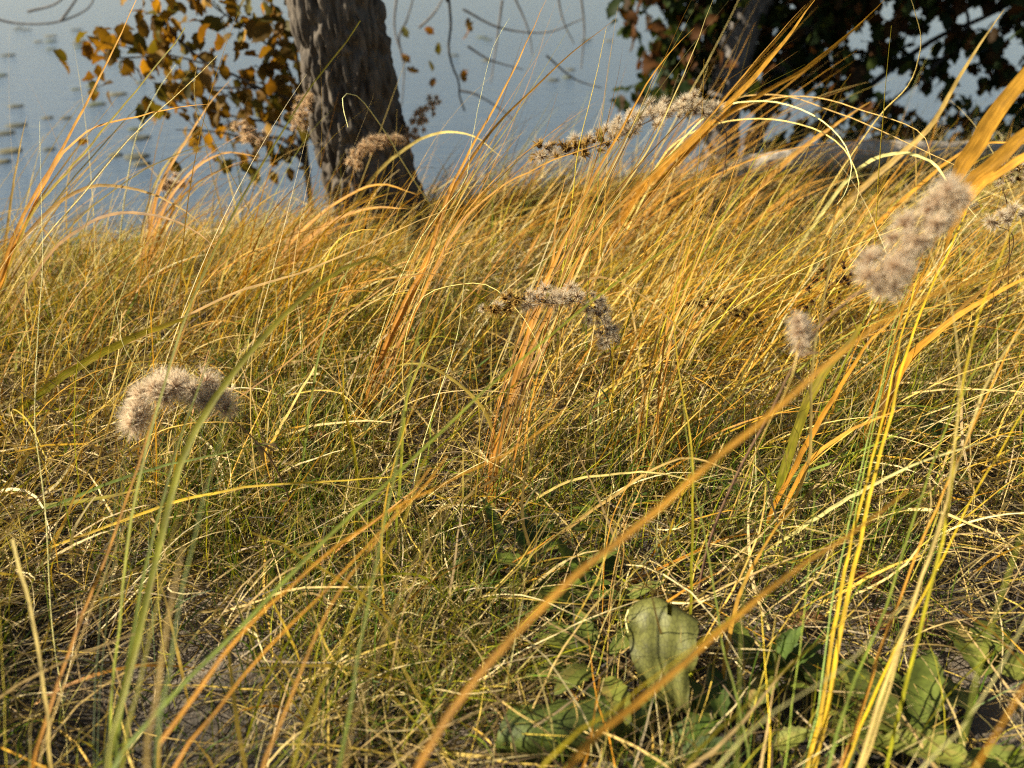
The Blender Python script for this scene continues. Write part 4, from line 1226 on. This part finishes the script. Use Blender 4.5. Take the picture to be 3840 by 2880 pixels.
tuft_from('thick olive green stalk leaning right with a folded tip', [
    ([(1655, 1160), (1671, 1106), (1728, 946), (1775, 836), (1815, 775), (1842, 742), (1862, 700)], 24, 'olive', None, 1.16, dict(profile='wide', fold=0.5)),
    ([(1650, 1165), (1700, 1080), (1760, 990), (1850, 930), (1960, 880)], 12, 'gold', None, 1.1, {}),
    ([(1668, 1170), (1745, 1000), (1757, 800), (1790, 600), (1802, 470)], 8, 'beige', None, 0.98, dict(profile='taper')),
    ([(1640, 1165), (1720, 1000), (1800, 860), (1880, 740), (1960, 660)], 11, 'orange', None, 1.12, {}),
])
tuft_from('wide orange blades fanning out at the right edge behind the largest pompom', [
    ([(1850, 1000), (1930, 720), (1990, 540), (2068, 372), (2108, 317), (2141, 258), (2212, 165), (2300, 60)], 26, 'gold', None, 0.86, dict(profile='flag', n=40, fold=0.25)),
    ([(1860, 1000), (1960, 690), (2040, 480), (2095, 392), (2140, 352), (2212, 292), (2330, 215)], 22, 'gold', None, 0.84, dict(profile='flag', n=40)),
    ([(1870, 1005), (1980, 680), (2060, 470), (2110, 400), (2165, 365), (2212, 338), (2330, 290)], 15, 'gold', None, 0.86, dict(profile='flag', n=40)),
    ([(1880, 1005), (1950, 800), (2040, 700), (2130, 640), (2212, 600), (2300, 570)], 14, 'gold', None, 1.0, {}),
    ([(1840, 1000), (1930, 820), (2050, 690), (2140, 620), (2230, 575)], 10, 'brown', None, 1.05, {}),
])
# the two orange tufts in focus
rt = tuft_from('tall orange tuft right of the trunk, its stems rising close together', [
    ([(765, 935), (777, 903), (821, 770), (871, 653), (924, 553), (964, 433), (1021, 317), (1071, 233), (1137, 100), (1185, -10)], 7.3, 'orange', None, 1.5, dict(n=30)),
    ([(770, 935), (800, 850), (860, 700), (925, 560), (975, 420), (1045, 300), (1120, 215), (1240, 110), (1330, 40)], 7.3, 'gold', None, 1.5, dict(n=30)),
    ([(775, 935), (830, 800), (905, 650), (980, 500), (1060, 415), (1150, 365), (1240, 330), (1330, 300)], 7.3, 'gold', None, 1.42, dict(n=30)),
    ([(760, 930), (800, 800), (850, 640), (900, 530), (950, 460), (1005, 390), (1020, 300), (1060, 120), (1100, 40)], 3.3, 'pale', None, 1.5, dict(kind='stalk', n=30)),
])
A_SP = [[(770, 930), (825, 760), (880, 620), (940, 480), (985, 380), (1030, 290), (1080, 160), (1130, 10)],
        [(772, 932), (830, 770), (890, 630), (950, 500), (1010, 400), (1080, 310), (1170, 180), (1270, 30)],
        [(776, 934), (840, 790), (910, 650), (985, 520), (1060, 430), (1150, 350), (1260, 270), (1400, 180)]]
fan(rt, A_SP, 17, (0.0014, 0.0032), ['orange', 'gold', 'gold', 'orange', 'goldgreen', 'straw', 'brown'], 26, 0.1, baser=34)
rt = tuft_from('tall orange tuft in the middle standing in the grey brown spray', [
    ([(1055, 1140), (1061, 1003), (1091, 893), (1128, 753), (1167, 637), (1204, 553), (1257, 433), (1321, 317), (1371, 233), (1420, 150), (1500, 60)], 9.2, 'orange', None, 1.35, dict(n=32)),
    ([(1058, 1140), (1075, 960), (1120, 790), (1170, 660), (1195, 560), (1200, 470), (1222, 380)], 9.9, 'gold', None, 1.38, dict(n=26)),
    ([(1062, 1140), (1085, 930), (1140, 760), (1215, 620), (1310, 470), (1420, 360), (1530, 250), (1640, 120), (1740, 10)], 6.6, 'gold', None, 1.3, dict(n=30)),
    ([(1070, 1130), (1100, 900), (1170, 760), (1230, 690), (1290, 600), (1330, 520)], 8.6, 'brown', None, 1.32, dict(n=26)),
    ([(1050, 1140), (1068, 1020), (1100, 930), (1180, 740), (1240, 610), (1300, 480), (1400, 330), (1480, 150), (1540, 0)], 5.9, 'straw', None, 1.35, dict(n=30)),
])
B_SP = [[(1060, 1130), (1095, 900), (1140, 740), (1185, 600), (1225, 460), (1270, 320), (1300, 170), (1330, 20)],
        [(1062, 1132), (1100, 890), (1160, 720), (1230, 570), (1310, 430), (1390, 290), (1470, 150), (1560, 0)],
        [(1066, 1134), (1120, 880), (1200, 720), (1300, 570), (1410, 440), (1520, 330), (1640, 230), (1790, 160)]]
fan(rt, B_SP, 19, (0.0014, 0.0034), ['gold', 'gold', 'orange', 'straw', 'gold', 'brown', 'goldgreen'], 28, 0.12, baser=36)
rt = tuft_from('brown stemmed tuft right of the middle with upright straws', [
    ([(1395, 1060), (1400, 980), (1430, 850), (1455, 720), (1500, 590), (1560, 440), (1600, 330)], 5.9, 'gold', None, 1.4, dict(n=26)),
    ([(1385, 1065), (1388, 950), (1400, 850), (1440, 740), (1500, 610)], 5.3, 'straw', None, 1.4, {}),
    ([(1325, 1010), (1322, 900), (1318, 780), (1308, 640), (1300, 560), (1310, 430)], 4.6, 'goldgreen', None, 1.38, dict(profile='taper')),
    ([(1360, 1060), (1380, 930), (1400, 830), (1420, 760)], 4.0, 'orange', None, 1.35, {}),
])
C_SP = [[(1390, 1060), (1400, 900), (1420, 760), (1450, 620), (1480, 480), (1530, 340)], [(1392, 1062), (1415, 900), (1455, 760), (1520, 620), (1600, 480), (1700, 360)], [(1395, 1064), (1440, 900), (1520, 760), (1620, 640), (1740, 540), (1880, 470)]]
fan(rt, C_SP, 16, (0.002, 0.0042), ['gold', 'tawny', 'straw', 'orange', 'yelgreen'], 14, 0.1)
rt = tuft_from('reddish straw tuft rising beside the big drooping leaf', [
    ([(1300, 1400), (1302, 1300), (1310, 1180), (1335, 1090), (1380, 1010), (1420, 900)], 4.6, 'orange', None, 1.15, ST_),
    ([(1310, 1400), (1318, 1290), (1340, 1170), (1380, 1060), (1440, 930), (1470, 850)], 4.0, 'tawny', None, 1.15, ST_),
    ([(1325, 1395), (1330, 1300), (1348, 1200), (1350, 1120), (1358, 1040)], 4.0, 'brown', None, 1.15, ST_),
    ([(1290, 1400), (1296, 1280), (1312, 1130), (1322, 1060)], 3.3, 'beige', None, 1.15, ST_),
])
# left background tuft against the lake
rt = tuft_from('tall orange reed at the left edge reaching up over the lake', [
    ([(-60, 760), (0, 600), (47, 467), (100, 375), (133, 320), (173, 240), (240, 113), (293, 0), (320, -60)], 8, 'gold', None, 1.3, dict(profile='blade', n=32)),
    ([(-50, 760), (27, 553), (67, 457), (140, 373), (233, 270), (317, 167), (377, 97), (400, 60)], 9, 'goldgreen', None, 1.32, dict(profile='taper', n=30)),
    ([(-55, 762), (30, 540), (67, 457), (133, 330), (200, 273), (300, 247), (407, 227), (450, 225)], 9, 'orange', None, 1.4, dict(n=28)),
    ([(-40, 765), (110, 553), (167, 503), (233, 467), (300, 460), (383, 477), (443, 513), (470, 545)], 9, 'brown', None, 1.5, dict(n=28)),
    ([(-70, 760), (20, 560), (150, 420), (280, 405), (400, 455), (460, 520)], 8, 'tawny', None, 1.6, dict(n=28)),
    ([(-60, 765), (80, 540), (180, 420), (290, 290), (420, 170), (470, 120)], 5, 'straw', None, 1.5, ST_),
    ([(0, 640), (20, 480), (28, 400), (45, 300), (58, 250)], 7, 'tan', None, 1.8, {}),
])
fan(rt, [[(-60, 760), (0, 610), (60, 470), (130, 360), (200, 250), (260, 130)], [(-50, 765), (60, 580), (170, 460), (290, 380), (420, 330), (540, 330)]], 12, (0.0018, 0.0042), ['gold', 'tawny', 'straw', 'goldgreen'], 20, 0.12)
rt = tuft_from('golden tuft at the bank edge between the lake and the trunk', [
    ([(300, 640), (325, 500), (350, 400), (390, 320), (440, 240), (500, 170)], 8, 'gold', None, 2.0, {}),
    ([(310, 640), (340, 480), (400, 380), (480, 330), (560, 340)], 8, 'orange', None, 2.0, {}),
    ([(250, 640), (262, 480), (280, 360), (300, 280), (345, 190), (380, 140)], 5, 'pale', None, 1.9, ST_),
    ([(505, 560), (470, 420), (440, 300), (423, 240), (420, 180), (425, 140)], 4, 'straw', None, 1.7, ST_),
    ([(640, 700), (560, 500), (500, 380), (455, 290), (425, 230), (418, 170)], 4.5, 'straw', None, 1.6, ST_),
])
fan(rt, [[(300, 640), (320, 520), (340, 420), (370, 330), (420, 250)], [(305, 642), (350, 520), (420, 430), (510, 370), (620, 350)]], 18, (0.002, 0.005), ['gold', 'orange', 'tawny', 'straw'], 22, 0.15)
rt = tuft_from('golden tuft leaning right just before the foot of the trunk', [
    ([(560, 660), (600, 560), (660, 490), (740, 430), (820, 400), (900, 420)], 10, 'gold', None, 1.9, {}),
    ([(570, 660), (620, 570), (700, 490), (790, 450), (880, 450)], 10, 'gold', None, 1.85, {}),
    ([(720, 560), (760, 460), (810, 380), (860, 330), (940, 285), (1020, 290), (1085, 340)], 6, 'straw', None, 1.7, dict(n=28)),
    ([(1060, 640), (980, 520), (900, 400), (840, 300), (790, 225), (765, 204), (742, 205), (740, 230), (752, 275)], 6, 'pale', None, 1.45, dict(kind='stalk', n=34)),
])
fan(rt, [[(555, 660), (590, 570), (640, 490), (710, 420), (780, 380)], [(560, 662), (630, 570), (720, 500), (820, 470), (930, 490)]], 22, (0.0022, 0.005), ['gold', 'gold', 'orange', 'tawny'], 18, 0.12)
# right background
rt = tuft_from('golden tuft with looping dry tips before the dark tree', [
    ([(1300, 560), (1400, 420), (1480, 330), (1560, 250), (1660, 190), (1740, 145), (1850, 60), (1920, -10)], 10, 'gold', None, 1.55, dict(n=30)),
    ([(1290, 560), (1380, 420), (1500, 300), (1600, 200), (1700, 80), (1760, 0)], 13, 'gold', None, 1.4, dict(n=30)),
    ([(1310, 565), (1420, 360), (1490, 290), (1590, 260), (1700, 262), (1800, 300), (1850, 370), (1850, 440), (1790, 520)], 5, 'straw', None, 1.5, dict(kind='stalk', n=34)),
    ([(1320, 565), (1420, 380), (1530, 250), (1640, 220), (1740, 240), (1810, 290), (1840, 350), (1830, 410), (1808, 442)], 6, 'pale', None, 1.5, dict(kind='stalk', n=34)),
    ([(1330, 565), (1450, 380), (1560, 260), (1660, 215), (1760, 210), (1870, 240), (1960, 270), (2000, 300), (2010, 345)], 5, 'tawny', None, 1.5, dict(kind='stalk', n=34)),
    ([(1300, 560), (1440, 330), (1560, 225), (1680, 205), (1800, 240), (1900, 280), (2050, 350), (2070, 360)], 5, 'tawny', None, 1.55, dict(kind='stalk', n=34)),
    ([(1700, 560), (1760, 470), (1810, 380), (1900, 250), (1965, 180), (1990, 90), (1975, 20), (1960, -20)], 5, 'straw', None, 1.4, dict(kind='stalk', n=34)),
    ([(1880, 760), (1890, 500), (1900, 350), (1915, 180), (1926, 55)], 5, 'goldgreen', None, 1.3, dict(kind='stalk', n=30)),
])
fan(rt, [[(1300, 560), (1370, 440), (1430, 330), (1490, 220), (1550, 100), (1600, -20)], [(1310, 565), (1420, 440), (1540, 330), (1660, 240), (1790, 140), (1930, 30)], [(1315, 570), (1450, 460), (1590, 380), (1740, 330), (1880, 320), (2010, 370)]], 36, (0.002, 0.005), ['gold', 'gold', 'tawny', 'tan', 'straw', 'brown', 'orange'], 24, 0.2)
rt = tuft_from('golden brown grass drift leaning right at the log', [
    ([(1560, 520), (1620, 430), (1700, 350), (1790, 280), (1880, 220)], 12, 'gold', None, 2.2, {}),
    ([(1740, 560), (1830, 440), (1950, 330), (2010, 270), (2080, 150), (2170, 20)], 12, 'tan', None, 1.9, dict(n=28)),
    ([(1780, 600), (1880, 500), (1990, 400), (2050, 350), (2130, 310), (2212, 310)], 11, 'gold', None, 1.7, dict(n=28)),
    ([(1660, 640), (1760, 480), (1850, 370), (1930, 330), (2010, 345), (2050, 400), (2110, 470)], 7, 'pale', None, 1.5, dict(n=28)),
])
fan(rt, [[(1560, 520), (1610, 450), (1670, 380), (1740, 310)], [(1570, 525), (1660, 450), (1760, 400), (1880, 370)]], 20, (0.003, 0.006), ['gold', 'gold', 'tawny', 'yelgreen'], 22, 0.2, lenj=(0.8, 1.05))
fan(rt, [[(1760, 600), (1850, 480), (1930, 390), (2010, 300), (2090, 200)], [(1770, 605), (1900, 500), (2030, 420), (2160, 360), (2290, 330)]], 20, (0.0025, 0.005), ['gold', 'tawny', 'tan', 'yelgreen'], 24, 0.2)
# middle-distance singles and arcs
rt = tuft_from('loose tan arcs of dry straw curving over the middle of the meadow', [
    ([(900, 1000), (870, 800), (905, 650), (1010, 610), (1080, 630), (1150, 720), (1200, 850)], 5, 'straw', None, 1.3, dict(kind='stalk', n=30)),
    ([(1110, 1060), (1060, 930), (1030, 870), (960, 810), (880, 790), (790, 820)], 7, 'straw', None, 1.25, dict(n=28)),
    ([(1090, 1060), (1100, 940), (1150, 760), (1210, 650), (1280, 600), (1340, 605), (1420, 660), (1500, 750), (1560, 860)], 6, 'tawny', None, 1.25, dict(n=32)),
    ([(860, 605), (990, 612), (1090, 640), (1160, 655), (1240, 662), (1270, 655)], 6, 'brown', 1.25, 1.2, dict(n=24)),
    ([(1060, 1130), (1180, 1060), (1270, 1025), (1400, 1020), (1530, 1050)], 5, 'straw', None, 1.1, dict(n=24)),
    ([(1620, 1210), (1800, 1090), (1960, 1010), (2100, 960), (2130, 955)], 7, 'pale', None, 1.0, dict(n=24)),
    ([(1130, 1210), (1300, 1090), (1420, 1010), (1500, 990), (1640, 1040)], 6, 'tan', None, 1.1, dict(n=24)),
])
rt = tuft_from('crossing pale straws left of the middle, one bent at a sharp knee', [
    ([(360, 1060), (310, 980), (250, 880), (215, 830), (130, 740), (40, 640)], 5, 'straw', None, 1.4, ST_),
    ([(560, 1060), (470, 960), (360, 850), (295, 790), (263, 735), (245, 640), (225, 560), (205, 540)], 5, 'pale', None, 1.35, dict(kind='stalk', n=30)),
    ([(0, 880), (60, 845), (180, 780), (330, 720), (500, 640), (660, 590), (860, 500), (1000, 440)], 9, 'tawny', None, 1.3, dict(n=28)),
    ([(-30, 920), (40, 885), (130, 820), (230, 760), (330, 715), (420, 680)], 14, 'olive', None, 1.3, dict(profile='wide', n=28)),
    ([(0, 1240), (100, 1190), (300, 1110), (500, 1060), (700, 1040), (900, 1030)], 6, 'yellow', None, 1.1, dict(n=28)),
    ([(-20, 1150), (150, 1080), (280, 1030), (420, 990), (620, 950)], 6, 'bluegreen', None, 1.1, dict(n=24)),
    ([(-10, 1110), (100, 1090), (200, 1080), (330, 1050)], 12, 'olive', None, 1.15, dict(n=20)),
    ([(270, 1050), (300, 900), (320, 700), (350, 560), (390, 440)], 5, 'straw', None, 1.3, ST_),
    ([(740, 890), (735, 830), (722, 760), (707, 722)], 9, 'gold', None, 1.35, dict(n=16)),
    ([(560, 1010), (620, 900), (660, 830), (680, 795)], 9, 'straw', None, 1.2, dict(n=16, profile='cut')),
])
rt = tuft_from('thin green and yellow blades standing between the olive blade and the orange tuft', [
    ([(850, 1240), (870, 1000), (885, 860), (920, 760), (960, 680), (990, 560)], 7, 'lime', None, 1.2, dict(n=26)),
    ([(880, 1150), (905, 1000), (950, 850), (990, 720), (1000, 640), (1005, 580)], 6, 'pale', None, 1.3, ST_),
    ([(775, 1130), (770, 1000), (745, 880), (738, 760)], 7, 'yelgreen', None, 1.3, {}),
    ([(640, 1130), (660, 950), (690, 760), (735, 620), (790, 500)], 6, 'green', None, 1.4, {}),
    ([(1265, 830), (1268, 700), (1275, 560), (1290, 440), (1300, 280)], 5, 'green', None, 1.5, ST_),
    ([(1200, 870), (1205, 740), (1215, 600), (1235, 450), (1250, 330), (1280, 200), (1310, 60)], 5, 'yelgreen', None, 1.5, ST_),
])

BK = ['gold', 'gold', 'orange', 'straw', 'gold', 'yelgreen', 'goldgreen']
for lab, bx, by, reach in (('golden grass fan behind the tall orange tuft beside the trunk', 960, 660, 1.0), ('golden grass fan between the two tall orange tufts', 1120, 640, 1.1),
                           ('golden grass fan behind the middle tuft under the arching cream spray', 1290, 640, 1.1), ('golden grass fan spreading toward the log', 1480, 660, 1.0),
                           ('golden grass fan in the sunny meadow left of the trunk foot', 420, 700, 0.8), ('low golden grass fan near the lakeside edge', 160, 760, 0.75),
                           ('golden grass fan in the middle left of the orange tuft', 650, 780, 0.8), ('yellow grass fan under the largest pompom', 1760, 780, 0.9), ('golden grass fan at the right edge of the meadow', 2020, 760, 0.9)):
    rt = thing('grass_tuft', lab, 'grass', base_at(bx, by))
    R_ = reach
    fan(rt, [[(bx, by), (bx + 25 * R_, by - 110 * R_), (bx + 65 * R_, by - 220 * R_), (bx + 120 * R_, by - 330 * R_), (bx + 190 * R_, by - 440 * R_)],
             [(bx, by), (bx + 60 * R_, by - 100 * R_), (bx + 140 * R_, by - 190 * R_), (bx + 240 * R_, by - 280 * R_), (bx + 350 * R_, by - 360 * R_)],
             [(bx, by), (bx + 80 * R_, by - 80 * R_), (bx + 190 * R_, by - 150 * R_), (bx + 310 * R_, by - 190 * R_), (bx + 430 * R_, by - 200 * R_)]],
        26, (0.0014, 0.0034), BK, 30, 0.2, baser=95)

tuft_from('thin upright straws standing just left of the big drooping leaf', [
    ([(1318, 1560), (1325, 1460), (1338, 1340), (1346, 1230)], 4, 'straw', None, 1.08, ST_),
    ([(1300, 1565), (1312, 1440), (1322, 1300), (1340, 1190)], 4, 'tawny', None, 1.08, ST_),
    ([(1335, 1570), (1338, 1470), (1346, 1390), (1372, 1290)], 5, 'tan', None, 1.06, ST_),
    ([(1270, 1560), (1290, 1450), (1325, 1330), (1370, 1230)], 4, 'yelgreen', None, 1.05, ST_),
    ([(1350, 1575), (1345, 1500), (1352, 1420), (1340, 1330)], 4, 'pale', None, 1.06, ST_),
    ([(1240, 1550), (1275, 1440), (1330, 1300), (1400, 1200)], 4, 'straw', None, 1.05, ST_),
])
